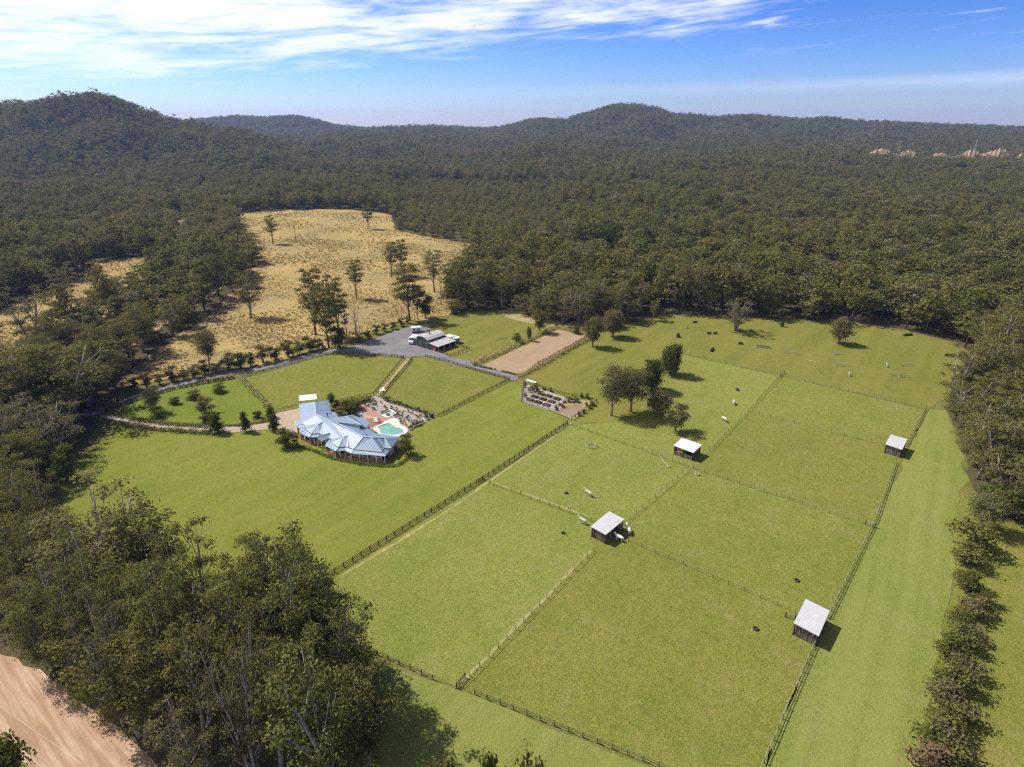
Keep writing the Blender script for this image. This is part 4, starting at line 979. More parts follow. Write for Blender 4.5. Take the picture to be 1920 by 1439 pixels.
o = b.build('porch_roof', 'blue_roof', house); rid(HX(395, 885, 3.7), HX(578, 828, 3.9), o)
# verandah skirt roofs
O1 = [(105, 665), (115, 735), (170, 765), (155, 825), (285, 888), (405, 888)]; I1 = [(178, 650), (190, 703), (250, 745), (232, 780), (320, 850), (440, 847)]
O2 = [(510, 1000), (650, 1078), (790, 1072), (872, 1112), (1345, 1152), (1412, 1058)]; I2 = [(587, 958), (693, 1036), (803, 1027), (906, 1067), (1302, 1108), (1345, 1047)]
vr = MB()
for OO, II in ((O1, I1), (O2, I2)):
    for i in range(5):
        vr.slab([HX(*OO[i], 2.6), HX(*OO[i + 1], 2.6), HX(*II[i + 1], 3.0), HX(*II[i], 3.0)], .07)
vr.slab([HX(510, 1000, 2.6), HX(587, 958, 3.0), HX(578, 908, 3.05)], .07)
vr_o = vr.build('verandah_roof', 'blue_roof', house)
for OO, II in ((O1, I1), (O2, I2)):
    for i in range(1, 5): rid(HX(*OO[i], 2.62), HX(*II[i], 3.02), vr_o)
    for i in range(5):
        b = MB(); b.beam(HX(*OO[i], 2.53), HX(*OO[i + 1], 2.53), .10, .14); b.build('gutter', 'white_paint', vr_o)
# walls, plinth, windows
def shrink(pts, d):
    n = len(pts); out = []; ar = sum(pts[i].x * pts[(i + 1) % n].y - pts[(i + 1) % n].x * pts[i].y for i in range(n)); sg = 1 if ar > 0 else -1
    for i in range(n):
        e0 = (pts[i] - pts[i - 1]); e1 = (pts[(i + 1) % n] - pts[i]); e0.z = e1.z = 0; e0.normalize(); e1.normalize()
        nn = Vector((-e0.y - e1.y, e0.x + e1.x, 0)) * sg
        if nn.length < .3: nn = Vector((-e1.y, e1.x, 0)) * sg
        nn.normalize(); out.append(pts[i] + nn * d)
    return out
foot = [HX(150, 425, 3.0), HX(178, 692, 3.0)] + [HX(u, v, 3.0) for u, v in I1[1:]] + [HP['l']] + [HX(u, v, 3.0) for u, v in I2] + [HP['y'], HP['x'], HP['w'], HP['v'], HP['u'], HP['t'], HP['f'], HP['c']]
foot = shrink([Vector((p.x, p.y, 0)) for p in foot], .35)
def wall_ring(pts, z0, z1, name, mat, parent):
    b = MB(); n = len(pts)
    b.add([(p.x, p.y, z) for z in (z0, z1) for p in pts], [(i, (i + 1) % n, n + (i + 1) % n, n + i) for i in range(n)])
    return b.build(name, mat, parent)
wall = wall_ring(foot, 0.0, 3.12, 'wall', 'cream_wall', house)
wall_ring([p for p in shrink(foot, -.03)], 0.0, 0.75, 'brick_plinth', 'brick_wall', house)
for OO, II in ((O1, I1), (O2, I2)):
    b = MB()
    for i in range(5):
        q = [HX(*OO[i], 2.6), HX(*OO[i + 1], 2.6), HX(*II[i + 1], 3.0), HX(*II[i], 3.0)]
        b.slab([Vector((p.x, p.y, .22)) for p in q], .2)
    b.build('verandah_floor', 'red_paving', house)
def inset(p):
    c = HX(700, 780, 3); d = Vector((c.x - p.x, c.y - p.y, 0)).normalized() * .3
    return Vector((p.x + d.x, p.y + d.y, 0))
for OO, n_ in ((O1, (1, 1, 1, 2, 2)), (O2, (2, 2, 1, 4, 1))):
    for i in range(5):
        a, b_ = inset(HX(*OO[i], 2.6)), inset(HX(*OO[i + 1], 2.6))
        for k in range(n_[i] + (i == 4)):
            p = a.lerp(b_, k / n_[i]); b = MB(); b.box((p.x, p.y, 1.37), (.16, .16, 2.3)); b.build('verandah_post', 'white_paint', house)
        for k in range(n_[i]):
            p, q = a.lerp(b_, (k + .04) / n_[i]), a.lerp(b_, (k + .96) / n_[i]); b = MB()
            b.beam((p.x, p.y, 1.1), (q.x, q.y, 1.1), .09, .08)
            b.beam((p.x, p.y, .68), (q.x, q.y, .68), .04, .72); b.build('balustrade', 'brick_wall', house)
def window(p, q, w, z0, z1, at):
    d = (q - p); L = d.length; d.normalize(); c = p + d * L * at; nn = Vector((d.y, -d.x, 0))
    ctr = HX(700, 780, 0)
    if (c - Vector((ctr.x, ctr.y, 0))).dot(nn) < 0: nn = -nn
    ang = math.atan2(d.y, d.x)
    b = MB(); k = c + nn * .03; b.box((k.x, k.y, (z0 + z1) / 2), (w, .08, z1 - z0), ang); f = b.build('window', 'white_paint', house)
    for s_ in (-1, 1):
        b = MB(); k = c + nn * .08 + d * s_ * w * .235; b.box((k.x, k.y, (z0 + z1) / 2), (w * .43, .03, z1 - z0 - .16), ang); b.build('pane', 'window_glass', f)
nf = len(foot)
for i, at, w, z0 in ((3, .5, 1.6, .9), (4, .5, 1.8, .9), (5, .5, 1.6, .9), (9, .5, 1.6, .9), (10, .5, 2.0, .9), (11, .5, 1.6, .9), (12, .2, 1.8, .9), (12, .5, 1.8, .9), (12, .8, 1.8, .9), (14, .5, 2.2, .3), (0, .4, 2.4, .9), (0, .75, 2.4, .9), (17, .5, 2.2, .3), (15, .5, 1.8, .9)):
    if i < nf: window(foot[i], foot[(i + 1) % nf], w, z0, 2.2, at)
p = HX(550, 610, 4.3); b = MB(); b.tube([(p.x, p.y, 4.0), (p.x, p.y, 5.6)], [.16, .16], 8); b.tube([(p.x, p.y, 5.55), (p.x, p.y, 5.75)], [.26, .2], 8); b.build('flue', 'charcoal_steel', house)
p = HX(1006, 768, 4.5); b = MB(); b.box((p.x, p.y, 4.9), (.5, .5, 1.5), .5); b.build('chimney', 'charcoal_steel', house)
p = HX(1090, 862, 5.0); b = MB(); b.tube([(p.x, p.y, 4.6), (p.x, p.y, 5.4)], [.14, .14], 8); b.build('flue', 'charcoal_steel', house)
q = HX(640, 570, 2.9); b = MB(); b.slab([HX(600, 530, 2.9), HX(665, 545, 2.9), HX(690, 600, 2.9), HX(610, 590, 2.9)], .08); b.build('side_awning', 'blue_roof', house)
for u, v in ((408, 1030), (418, 935)):
    pass
for (u, v) in ((405, 900), (460, 950)):
    p = HX(u, v, 3.0); b = MB(); b.box((p.x, p.y, 1.45), (.3, .3, 2.9)); b.build('porch_post', 'cream_wall', house)
# carport behind the garage
cp = [HX(150, 310, 2.7), HX(390, 285, 2.7), HX(400, 360, 2.5), HX(155, 385, 2.5)]
cen = sum(cp, Vector()) / 4
t = thing('carport', 'white flat-roofed carport behind the blue garage roof', 'carport')
b = MB(); b.slab(cp, .12); b.build('roof', 'white_roof', t)
for c in cp:
    k = c.lerp(cen, .08); b = MB(); b.box((k.x, k.y, 1.25), (.12, .12, 2.5)); b.build('post', 'charcoal_steel', t)

# ------------------------------------------------------------------ pool garden
def PLp(u, v): return 660 + u * .09033, 720 + v * .09033
def PL(u, v, z=0): return P(*PLp(u, v), z)
def PLs(*q): return [PL(q[i], q[i + 1]) for i in range(0, len(q), 2)]
sheet('gravel_garden', PLs(480, 255, 700, 330, 1100, 470, 1500, 590, 1650, 690, 1500, 800, 1210, 960, 1150, 1060, 960, 1090, 500, 1000, 300, 900, 60, 640, 140, 470), .125, 'pale_gravel', .1)
strip('garden_walk', PLs(150, 440, 240, 510, 430, 630, 620, 740, 720, 800), (2.4, 2.6), .15, 'red_paving', smooth=1)
sheet('rear_court', PLs(-250, 420, -60, 380, 60, 520, -30, 620, -160, 560), .135, 'concrete_drive', .1)
t = thing('timber_deck', 'red-brown timber deck between the house and the pool', 'deck')
D0, D1, D2, D3 = PL(300, 730, .42), PL(520, 690, .42), PL(672, 800, .42), PL(430, 905, .42)
nb = 16
for i in range(nb):
    a0, a1 = i / nb, (i + .9) / nb
    b = MB(); b.slab([D0.lerp(D1, a0), D0.lerp(D1, a1), D3.lerp(D2, a1), D3.lerp(D2, a0)], .05); b.build('deck_board', 'deck_timber', t)
b = MB(); b.slab([x - Vector((0, 0, .07)) for x in (D0, D1, D2, D3)], .33); b.build('deck_frame', 'dark_timber', t)
outer = PLs(430, 900, 560, 850, 700, 790, 850, 738, 930, 740, 978, 795, 1012, 880, 1110, 925, 1168, 970, 1150, 1035, 1060, 1095, 800, 1120, 540, 1060, 440, 965)
inner = PLs(590, 1040, 592, 965, 525, 925, 600, 880, 735, 842, 800, 846, 860, 892, 930, 940, 1020, 948, 1088, 1000, 1040, 1052, 900, 1085, 700, 1080)
pc = PL(770, 970)
def ring(pts, n=56):
    pts = smooth_line([Vector((p.x, p.y, 0)) for p in pts], 2, True); out = []
    for i in range(n):
        a = 2 * math.pi * i / n; d = Vector((math.cos(a), math.sin(a), 0)); best = 0.5
        for p, q in zip(pts, pts[1:] + pts[:1]):
            e = q - p; den = d.x * e.y - d.y * e.x
            if abs(den) < 1e-9: continue
            w = p - pc; tt = (w.x * e.y - w.y * e.x) / den; ss = (w.x * d.y - w.y * d.x) / den
            if 0 <= ss <= 1 and tt > best: best = tt
        out.append(Vector((pc.x, pc.y, 0)) + d * best)
    return out
ro, ri = ring(outer), ring(inner)
for i in range(56):
    if (ro[i] - pc).length < (ri[i] - pc).length + .4: ro[i] = pc + (ri[i] - pc).normalized() * ((ri[i] - pc).length + .4)
    ro[i].z = 0
t = thing('swimming_pool', 'kidney-shaped green swimming pool with white paved surround', 'pool')
n = 56; b = MB()
b.add([(p.x, p.y, .40) for p in ro] + [(p.x, p.y, .40) for p in ri] + [(p.x, p.y, .0) for p in ro] + [(p.x, p.y, -.1) for p in ri],
      [(i, (i + 1) % n, n + (i + 1) % n, n + i) for i in range(n)] + [(2 * n + i, 2 * n + (i + 1) % n, (i + 1) % n, i) for i in range(n)] + [(n + i, n + (i + 1) % n, 3 * n + (i + 1) % n, 3 * n + i) for i in range(n)])
b.build('coping', 'white_paving', t)
b = MB(); b.add([(p.x, p.y, .24) for p in ri] + [(pc.x, pc.y, .24)], [(i, (i + 1) % n, n) for i in range(n)]); b.build('water', 'pool_water', t)
def lounger_mesh():
    b = MB(); b.box((0, 0, .32), (1.3, .62, .08)); b.beam((.6, 0, .34), (1.15, 0, .75), .62, .08)
    for x_, y_ in ((-.55, -.25), (-.55, .25), (.5, -.25), (.5, .25)): b.box((x_, y_, .16), (.06, .06, .3))
    return b
for i, (u, v) in enumerate(((480, 730), (490, 765), (500, 800))):
    p = PL(u, v, .45); t = thing('sun_lounger', '%s white sun lounger on the deck' % ('farthest', 'middle', 'nearest')[i], 'sun lounger', (p.x, p.y, .43), R(-20), 'sun loungers on the deck')
    b = MB(); b.box((0, 0, .34), (1.35, .62, .09)); b.beam((.62, 0, .36), (1.2, 0, .78), .62, .09); b.build('cushion', 'white_paint', t)
    b = MB(); [b.box((x_, y_, .15), (.07, .07, .3)) for x_, y_ in ((-.55, -.25), (-.55, .25), (.5, -.25), (.5, .25))]; b.build('frame', 'dark_timber', t)
p = PL(745, 660); t = thing('fire_pit', 'white paved square with a dark round fire bowl in the gravel garden', 'fire pit', (p.x, p.y, .13), R(52))
b = MB(); b.box((0, 0, .08), (3.2, 3.0, .12)); b.build('paving', 'white_paving', t)
b = MB(); b.tube([(0, 0, .15), (0, 0, .4), (0, 0, .55)], [.25, .6, .75], 14); b.build('bowl', 'charcoal_steel', t)
for k in range(3):
    p = PL(830 + k * 22, 590 + k * 22); t = thing('garden_bench', '%s pale bench beside the fire pit' % ('far', 'middle', 'near')[k], 'bench', (p.x, p.y, .13), R(-36) , 'benches beside the fire pit')
    b = MB(); b.box((0, 0, .45), (2.4, .4, .07)); b.build('seat', 'white_paint', t)
    for s_ in (-1, 1):
        b = MB(); b.box((s_ * 1.0, 0, .21), (.1, .36, .42)); b.build('leg', 'dark_timber', t)
t = thing('shade_sail', 'pale triangular shade sail on posts at the corner of the pool garden', 'shade sail')
q = [PL(645, 55, 3.2), PL(702, 142, 2.6), PL(545, 140, 2.8)]
b = MB(); c = sum(q, Vector()) / 3 - Vector((0, 0, .15))
for i in range(3):
    e = q[i].lerp(q[(i + 1) % 3], .5).lerp(c, .18); b.add([q[i], e, c], [(0, 1, 2)]); b.add([e, q[(i + 1) % 3], c], [(0, 1, 2)])
b.build('sail', 'sail_cloth', t)
for k in q:
    b = MB(); b.tube([(k.x, k.y, 0), (k.x, k.y, k.z + .2)], [.07, .06], 6); b.build('post', 'charcoal_steel', t)
p = PL(1650, 700); t = thing('pump_box', 'small dark pump box at the corner of the gravel garden', 'box', (p.x, p.y, .1), R(50)); b = MB(); b.box((0, 0, .5), (1.2, .9, 1.0)); b.build('case', 'charcoal_steel', t); b = MB(); b.box((0, 0, 1.05), (1.35, 1.0, .1)); b.build('lid', 'black_rubber', t)
PLANT = quad_mesh('garden_plant', leaf_cloud(np.random.default_rng(61), [((0, 0, .32), (.42, .42, .36)), ((.15, .1, .5), (.3, .3, .3))], .9, .16), 'dark_leaf')
PLANT2 = quad_mesh('garden_plant', leaf_cloud(np.random.default_rng(62), [((0, 0, .3), (.4, .4, .34))], .9, .16), 'bright_leaf')
spots = [(680, 340), (720, 360), (760, 372), (805, 390), (860, 405), (905, 420), (950, 425), (1000, 440), (1060, 465), (1110, 480), (1150, 500), (1200, 515), (1250, 535), (1300, 548), (1350, 560), (1400, 585), (1460, 600), (1520, 620)]
for i, (u, v) in enumerate(spots + [(1520, 660), (1520, 700), (1560, 735), (1470, 805), (1420, 830), (1375, 850), (1330, 870), (1280, 890), (1240, 910), (1200, 940)]):
    p = PL(u, v + 12); o = tag(obj('border_plant', PLANT, None, (p.x, p.y, .12), i * 1.3, random.uniform(1.3, 1.9)), 'dark plant in the gravel garden border %s' % ('along the steel fence' if i < 18 else 'at the lower end'), 'plant', 'border plants of the gravel garden')
for i, (u, v) in enumerate([(380, 360), (450, 340), (600, 395), (680, 495), (710, 520), (385, 430), (440, 445), (500, 455), (280, 460), (340, 475), (500, 395), (820, 540), (860, 570), (910, 595), (935, 560), (990, 585), (1075, 580), (920, 520), (1045, 630), (960, 630), (1175, 590), (1250, 630), (1340, 690), (1380, 720), (1130, 740), (1185, 790), (1240, 785), (1290, 780), (1080, 770), (1085, 800), (1000, 750), (1030, 820), (1260, 840), (1345, 790), (1040, 690), (300, 380), (350, 350), (250, 410), (1170, 700), (1420, 680), (830, 500)]):
    p = PL(u, v + 8); tag(obj('gravel_plant', PLANT, None, (p.x, p.y, .12), i * 2.1, random.uniform(.8, 1.35)), 'small dark tufted plant dotted over the pale gravel', 'plant', 'tufted plants in the gravel')
for i, (u, v) in enumerate([(650, 600), (690, 590), (730, 575), (620, 615), (890, 690), (930, 670), (965, 655), (1120, 870), (430, 530), (470, 545)]):
    p = PL(u, v + 8); tag(obj('flowering_plant', PLANT2, None, (p.x, p.y, .12), i * 2.1, random.uniform(1.1, 1.6)), 'bright yellow-green plant near the fire pit and walk', 'plant', 'bright plants in the gravel garden')
for k, x, y, tp, w, lab in (('rusty', 640, 786, 764, 30, 'left end of the brown-green mound of shrubs behind the house'), ('bush', 655, 778, 754, 34, 'middle of the brown-green mound of shrubs behind the house'), ('bush', 668, 768, 750, 28, 'right end of the brown-green mound of shrubs behind the house'),
                           ('bush', 632, 762, 750, 18, 'dark shrub behind the rear court, left of the golden ones'), ('golden', 645, 762, 751, 24, 'golden yellow shrub behind the rear court, left one'), ('golden', 661, 758, 747, 26, 'golden yellow shrub behind the rear court, middle one'), ('golden', 676, 754, 745, 20, 'golden yellow shrub behind the rear court, right one'), ('rusty', 690, 752, 743, 18, 'reddish shrub at the corner of the pool garden fence')):
    plant_px(k, x, y, tp, w, 'garden_shrub', lab, 'shrub', 'shrubs behind the house')

# ------------------------------------------------------------------ hedges
def hedge(name, label, pts, w, h, mat, leaf=.3, dens=.8, seed=1, smooth=2, step=None, group=None):
    pts = smooth_line(pts, smooth); rng = np.random.default_rng(seed); rd = random.Random(seed); cl = []; step = step or w * .8
    acc = 0
    for a, b in zip(pts[:-1], pts[1:]):
        L = (b - a).length
        while acc < L:
            p = a.lerp(b, acc / L); cl.append(((p.x + rd.uniform(-.1, .1) * w, p.y + rd.uniform(-.1, .1) * w, h * rd.uniform(.42, .55)), (w * rd.uniform(.5, .72), w * rd.uniform(.5, .72), h * rd.uniform(.45, .62)))); acc += step * rd.uniform(.85, 1.15)
        acc -= L
    m = quad_mesh(name, leaf_cloud(rng, cl, dens, leaf), mat)
    return tag(obj(name, m), label, 'hedge', group)
def HG(*q): return [HX(q[i], q[i + 1], 0) for i in range(0, len(q), 2)]
hedge('clipped_hedge', 'low bright green hedge curving along the front of the house verandah', HG(-60, 1065, 60, 1050, 150, 1030, 280, 1062, 400, 1095, 520, 1155, 650, 1200, 830, 1236, 1000, 1268, 1300, 1298, 1500, 1300, 1620, 1225, 1690, 1150), 1.3, .9, 'bright_leaf', .25, .8, 11)
hedge('clipped_hedge', 'low dark hedge on the house side of the driveway', PX(200, 771, 262, 748, 330, 730, 380, 720, 446, 709), 2.2, 1.3, 'dark_leaf', .32, .8, 12)
hedge('clipped_hedge', 'green hedge between the garden lawn and the garden path', PX(198, 776, 260, 790, 330, 799, 395, 802), 2.0, 1.2, 'eucalypt_leaf', .3, .8, 13)
hedge('clipped_hedge', 'long green hedge between the garden path and the big lawn', PX(140, 786, 220, 797, 300, 809, 392, 814), 2.2, 1.3, 'eucalypt_leaf', .3, .8, 14)
hedge('clipped_hedge', 'short low hedge between two column trees on the garden path', PX(420, 800, 455, 800, 500, 792), 1.2, .7, 'bright_leaf', .25, .8, 15)
hedge('tall_grass_hedge', 'feathery pale green tall grass hedge beside the house paddock', PX(451, 712, 466, 728, 484, 746, 505, 768), 2.3, 2.2, 'plume_leaf', .4, .6, 16)
hedge('arena_border', 'straw-coloured grass border along the left long side of the arena', PX(889, 684, 930, 667, 985, 642, 1040, 617), 3.0, 1.7, 'straw_leaf', .45, .5, 17, 1)
hedge('arena_border', 'straw and green grass border along the right long side of the arena', PX(974, 708, 1020, 684, 1060, 660, 1104, 637), 2.6, 1.6, 'straw_leaf', .45, .5, 18, 1)
hedge('arena_border', 'dark low border along the near end of the arena, left of the opening', PX(888, 686, 912, 691, 930, 695), 1.4, .7, 'dark_leaf', .3, .7, 19, 1)
hedge('arena_border', 'dark low border along the near end of the arena, right of the opening', PX(943, 698, 960, 702, 974, 706), 1.4, .7, 'dark_leaf', .3, .7, 20, 1)
hedge('arena_border', 'grass border across the far end of the arena', PX(1046, 616, 1072, 622, 1098, 629), 2.2, 1.0, 'straw_leaf', .4, .5, 21, 1)
hedge('arena_border', 'dark planting inside the right border of the arena', PX(1003, 688, 1050, 662, 1100, 635), 1.4, 1.4, 'dull_leaf', .35, .4, 22, 1)

# ------------------------------------------------------------------ the shed and what stands round it
def SXp(u, v): return 740 + u * .08338, 590 + v * .08338
def SX(u, v, z=0): return P(*SXp(u, v), z)
shed = thing('machinery_shed', 'grey steel shed with arched middle bay, lean-to and creeper by the gravel yard', 'shed')
e1, e2 = SX(745, 582, 4.0), SX(1138, 450, 4.0)          # right eave of the middle bay
dirn = (e2 - e1); dirn.z = 0; Lb = dirn.length; dirn.normalize(); side = Vector((-dirn.y, dirn.x, 0))
e1 = Vector((e1.x, e1.y, 4.0))
W_ = 7.0
def SP_(a, s_, z): return Vector((e1.x + dirn.x * a + side.x * s_, e1.y + dirn.y * a + side.y * s_, z))
b = MB(); prof = [(0 - .15, 4.0), (1.4, 4.75), (W_ / 2, 5.15), (W_ - 1.4, 4.75), (W_ + .15, 4.0)]
for (s0, z0), (s1, z1) in zip(prof[:-1], prof[1:]):
    b.slab([SP_(-.3, s0, z0), SP_(Lb + .2, s0, z0), SP_(Lb + .2, s1, z1), SP_(-.3, s1, z1)], .08)
b.build('arched_roof', 'shed_roof', shed)
b = MB()
for a in (0, Lb):
    ps = [SP_(a, 0, 0), SP_(a, W_, 0), SP_(a, W_, 4.0)] + [SP_(a, s_, z - .05) for s_, z in prof[3:0:-1]] + [SP_(a, 0, 4.0)]
    b.add(ps, [tuple(range(len(ps)))])
for s_ in (0, W_):
    b.add([SP_(0, s_, 0), SP_(Lb, s_, 0), SP_(Lb, s_, 4.0), SP_(0, s_, 4.0)], [(0, 1, 2, 3)])
b.build('wall', 'charcoal_steel', shed)
b = MB(); b.slab([SP_(-.3, -.05, 3.1), SP_(Lb + .3, -.05, 3.1), SP_(Lb + .3, -6.3, 2.5), SP_(-.3, -6.3, 2.5)], .08); b.build('lean_to_roof', 'shed_roof', shed)
b = MB(); b.slab([SP_(-.2, W_ + .05, 3.4), SP_(Lb * .8, W_ + .05, 3.4), SP_(Lb * .8, W_ + 4.2, 2.9), SP_(-.2, W_ + 4.2, 2.9)], .08); b.build('side_roof', 'shed_roof', shed)
b = MB(); b.add([SP_(0, W_ + .02, 0), SP_(0, W_ + 4, 0), SP_(0, W_ + 4, 2.85), SP_(0, W_ + .02, 3.3), SP_(Lb * .8, W_ + 4, 0), SP_(Lb * .8, W_ + 4, 2.85)], [(0, 1, 2, 3), (1, 4, 5, 2)]); b.build('side_wall', 'charcoal_steel', shed)
b = MB(); b.add([SP_(.05, -3.2, 0), SP_(.05, 0, 0), SP_(.05, 0, 3.0), SP_(.05, -3.2, 2.75), SP_(Lb, -6, 0), SP_(Lb, 0, 0), SP_(Lb, 0, 3.0), SP_(Lb, -6, 2.5)], [(0, 1, 2, 3), (4, 5, 6, 7)]); b.build('lean_to_wall', 'charcoal_steel', shed)
b = MB(); b.add([SP_(.0, -4.6, 0), SP_(.0, -3.2, 0), SP_(.0, -3.2, 2.75), SP_(.0, -4.6, 2.6)], [(0, 1, 2, 3)]); b.build('brick_panel', 'brick_wall', shed)
for s_, z in ((1.0, 3.0), (3.7, 3.2)):
    b = MB(); b.add([SP_(-.06, s_, .05), SP_(-.06, s_ + 2.4, .05), SP_(-.06, s_ + 2.4, z), SP_(-.06, s_, z)], [(0, 1, 2, 3)]); b.build('roller_door', 'charcoal_steel', shed)
for a in (0, Lb * .33, Lb * .66, Lb):
    p = SP_(a, -6.1, 0); b = MB(); b.box((p.x, p.y, 1.25), (.14, .14, 2.5)); b.build('lean_to_post', 'white_paint', shed)
p = SP_(Lb * .42, W_ / 2, 5.1); b = MB(); b.tube([p, p + Vector((0, 0, .3)), p + Vector((0, 0, .65))], [.25, .25, .4], 10); b.build('roof_vent', 'charcoal_steel', shed)
for s_ in (.3, 3.4, W_ - .1):
    p = SP_(-.25, s_, 0); o = obj('creeper', quad_mesh('creeper', leaf_cloud(np.random.default_rng(int(s_ * 10)), [((0, 0, 1.2), (.4, .4, 1.0)), ((0, 0, 2.6), (.8, .6, .7))], .7, .28), 'golden_leaf'), shed, p)
p = SP_(Lb + 3, .5, 0)
b = MB(); b.slab([SP_(Lb + .1, W_ * .2, 3.2), SP_(Lb + .1, -2.5, 3.2), SP_(Lb + 4.2, -2.5, 2.9), SP_(Lb + 4.2, W_ * .2, 2.9)], .08); b.build('rear_roof', 'white_roof', shed)
for s_ in (W_ * .18, -2.3):
    p = SP_(Lb + 4, s_, 0); b = MB(); b.box((p.x, p.y, 1.4), (.12, .12, 2.8)); b.build('rear_post', 'charcoal_steel', shed)
p = SX(1372, 640)
t = thing('water_tank', 'round dark green water tank with a pale lid behind the shed', 'water tank', p)
b = MB(); b.tube([(0, 0, 0), (0, 0, 2.5)], [1.75, 1.75], 24); b.build('tank_wall', 'tank_green', t, False)
b = MB(); b.tube([(0, 0, 2.5), (0, 0, 2.62), (0, 0, 2.85)], [1.82, 1.82, .15], 24); b.build('lid', 'tank_lid', t)
def vehicle(name, label, cat, p, rz, L, Wd, H, cab, group=None):
    t = thing(name, label, cat, p, rz, group)
    b = MB(); pr = [(-L / 2, .55), (-L / 2, H - .25), (-L / 2 + .35, H), (L / 2 - (1.0 if cab else .3), H), (L / 2 - (.3 if cab else 0), H * .62), (L / 2, H * .5), (L / 2, .55)]
    n = len(pr); vs = [(x_, y_, z_) for y_ in (-Wd / 2, Wd / 2) for x_, z_ in pr]
    b.add(vs, [tuple(range(n))[::-1], tuple(range(n, 2 * n))] + [(i, (i + 1) % n, n + (i + 1) % n, n + i) for i in range(n)])
    b.build('body', 'white_paint', t)
    for s_ in (-1, 1):
        for x_ in ((-L * .18, L * .05) if not cab else (-L * .3, L * .3)):
            b = MB(); b.tube([(x_, s_ * Wd * .5 - s_ * .22, .36), (x_, s_ * Wd * .5, .36)], [.36, .36], 12); b.build('wheel', 'black_rubber', t)
        for x_, w_ in ((-L * .25, L * .22), (L * .12, L * .26)):
            b = MB(); b.box((x_, s_ * (Wd / 2 + .01), H * .66), (w_, .04, H * .26)); b.build('side_window', 'window_glass', t)
        b = MB(); b.box((0, s_ * (Wd / 2 + .006), H * .36), (L * .9, .03, H * .12)); b.build('side_stripe', 'charcoal_steel', t)
    b = MB(); b.box((-L / 2 - .012, 0, H * .62), (.04, Wd * .7, H * .32)); b.build('rear_window', 'window_glass', t)
    if cab:
        b = MB(); b.beam((L / 2 - .92, 0, H - .12), (L / 2 - .36, 0, H * .66), Wd * .8, .05); b.build('windscreen', 'window_glass', t)
        for s_ in (-1, 1):
            b = MB(); b.box((L / 2 + .01, s_ * Wd * .36, H * .34), (.05, .3, .2)); b.build('headlight', 'tank_lid', t)
    else:
        b = MB(); b.beam((L / 2, 0, .6), (L / 2 + 1.2, 0, .55), .12, .12); b.build('draw_bar', 'charcoal_steel', t)
        b = MB(); b.box((0, 0, H + .1), (.8, .7, .18)); b.build('roof_hatch', 'tank_lid', t)
    return t
p = SX(500, 400); vehicle('caravan', 'white caravan with dark windows parked at the far end of the gravel yard', 'caravan', (p.x, p.y, .13), R(12), 5.0, 2.2, 2.5, False)
p = SX(405, 680); vehicle('horse_truck', 'white truck with dark windscreen parked against the left side of the shed', 'truck', (p.x, p.y + 2.5, .13), R(-105), 6.0, 2.3, 2.8, True)
p = SX(745, 372); t = thing('log_pile', 'low heap of logs on the grass behind the shed', 'log pile', p, .3)
for i in range(7):
    b = MB(); b.tube([(-1, (i % 4) * .45 - .7, .2 + .35 * (i // 4)), (1, (i % 4) * .45 - .6, .2 + .35 * (i // 4))], [.2, .2], 7); b.build('log', 'grey_timber', t)
p = P(607, 654); t = thing('rock_sign', 'pale boulder beside the driveway at the foot of the tree clump', 'boulder', p, .4)
b = MB(); b.tube([(-.9, 0, .0), (-.7, 0, .7), (.2, 0, .95), (.9, 0, .3)], [.5, .8, .7, .4], 8); b.build('stone', 'pale_stone', t)
# ================================================================== FENCES
def fence(name, label, pts, hgt, spacing, rails, pmat, rmat, pw=.14, cat='fence', group=None, gap=None):
    pts = [Vector((p[0], p[1], 0)) for p in pts]
    t = thing(name, label, cat, pts[0], 0, group); o0 = pts[0]
    b = MB(); b.box((0, 0, hgt / 2 - .05), (pw, pw, hgt + .1)); pm = b.mesh('post', pmat)
    for a, c in zip(pts[:-1], pts[1:]):
        L = (c - a).length; n = max(1, round(L / spacing)); ang = math.atan2(c.y - a.y, c.x - a.x)
        for i in range(n + (c is pts[-1])):
            p = a.lerp(c, i / n) - o0
            o = obj('post', pm, t, (p.x, p.y, 0), ang + random.uniform(-.1, .1)); o.rotation_euler.x = random.uniform(-.03, .03)
        for z, rh, rw in rails:
            b = MB(); s_ = Vector((c.y - a.y, a.x - c.x, 0)).normalized() * (pw / 2 + rw / 2 if rw > .025 else 0)
            b.beam(a - o0 + s_ + Vector((0, 0, z)), c - o0 + s_ + Vector((0, 0, z)), rw, rh); b.build('rail', rmat, t)
    return t
R3 = ((1.22, .14, .045), (.82, .14, .045), (.42, .14, .045)); R2 = ((1.2, .12, .05), (.72, .12, .04)); R1 = ((1.22, .06, .05), (.7, .02, .015))
fence('rail_fence', 'dark post-and-rail fence running diagonally between the lawn and the paddocks', PX(470, 1168, 610, 1086, 905, 901, 1064, 796), 1.4, 2.35, R3, 'dark_timber', 'dark_timber', .17)
fence('rail_fence', 'dark rail fence beside the wood, left of the open gateway', PX(688, 1220, 812, 1275), 1.35, 2.4, R2, 'green_timber', 'green_timber', .15)
fence('rail_fence', 'dark rail fence along the bottom, right of the open gateway', PX(890, 1303, 1235, 1439, 1360, 1494), 1.35, 2.4, R2, 'green_timber', 'green_timber', .15)
fence('paddock_fence', 'light rail fence from the gateway up to the nearest shelter', PX(862, 1289, 1112, 1034), 1.3, 2.6, R1, 'green_timber', 'green_rail', .11)
fence('paddock_fence', 'light rail fence between the first two shelters in the middle', PX(1168, 985, 1290, 880), 1.3, 3.0, R1, 'green_timber', 'green_rail', .11)
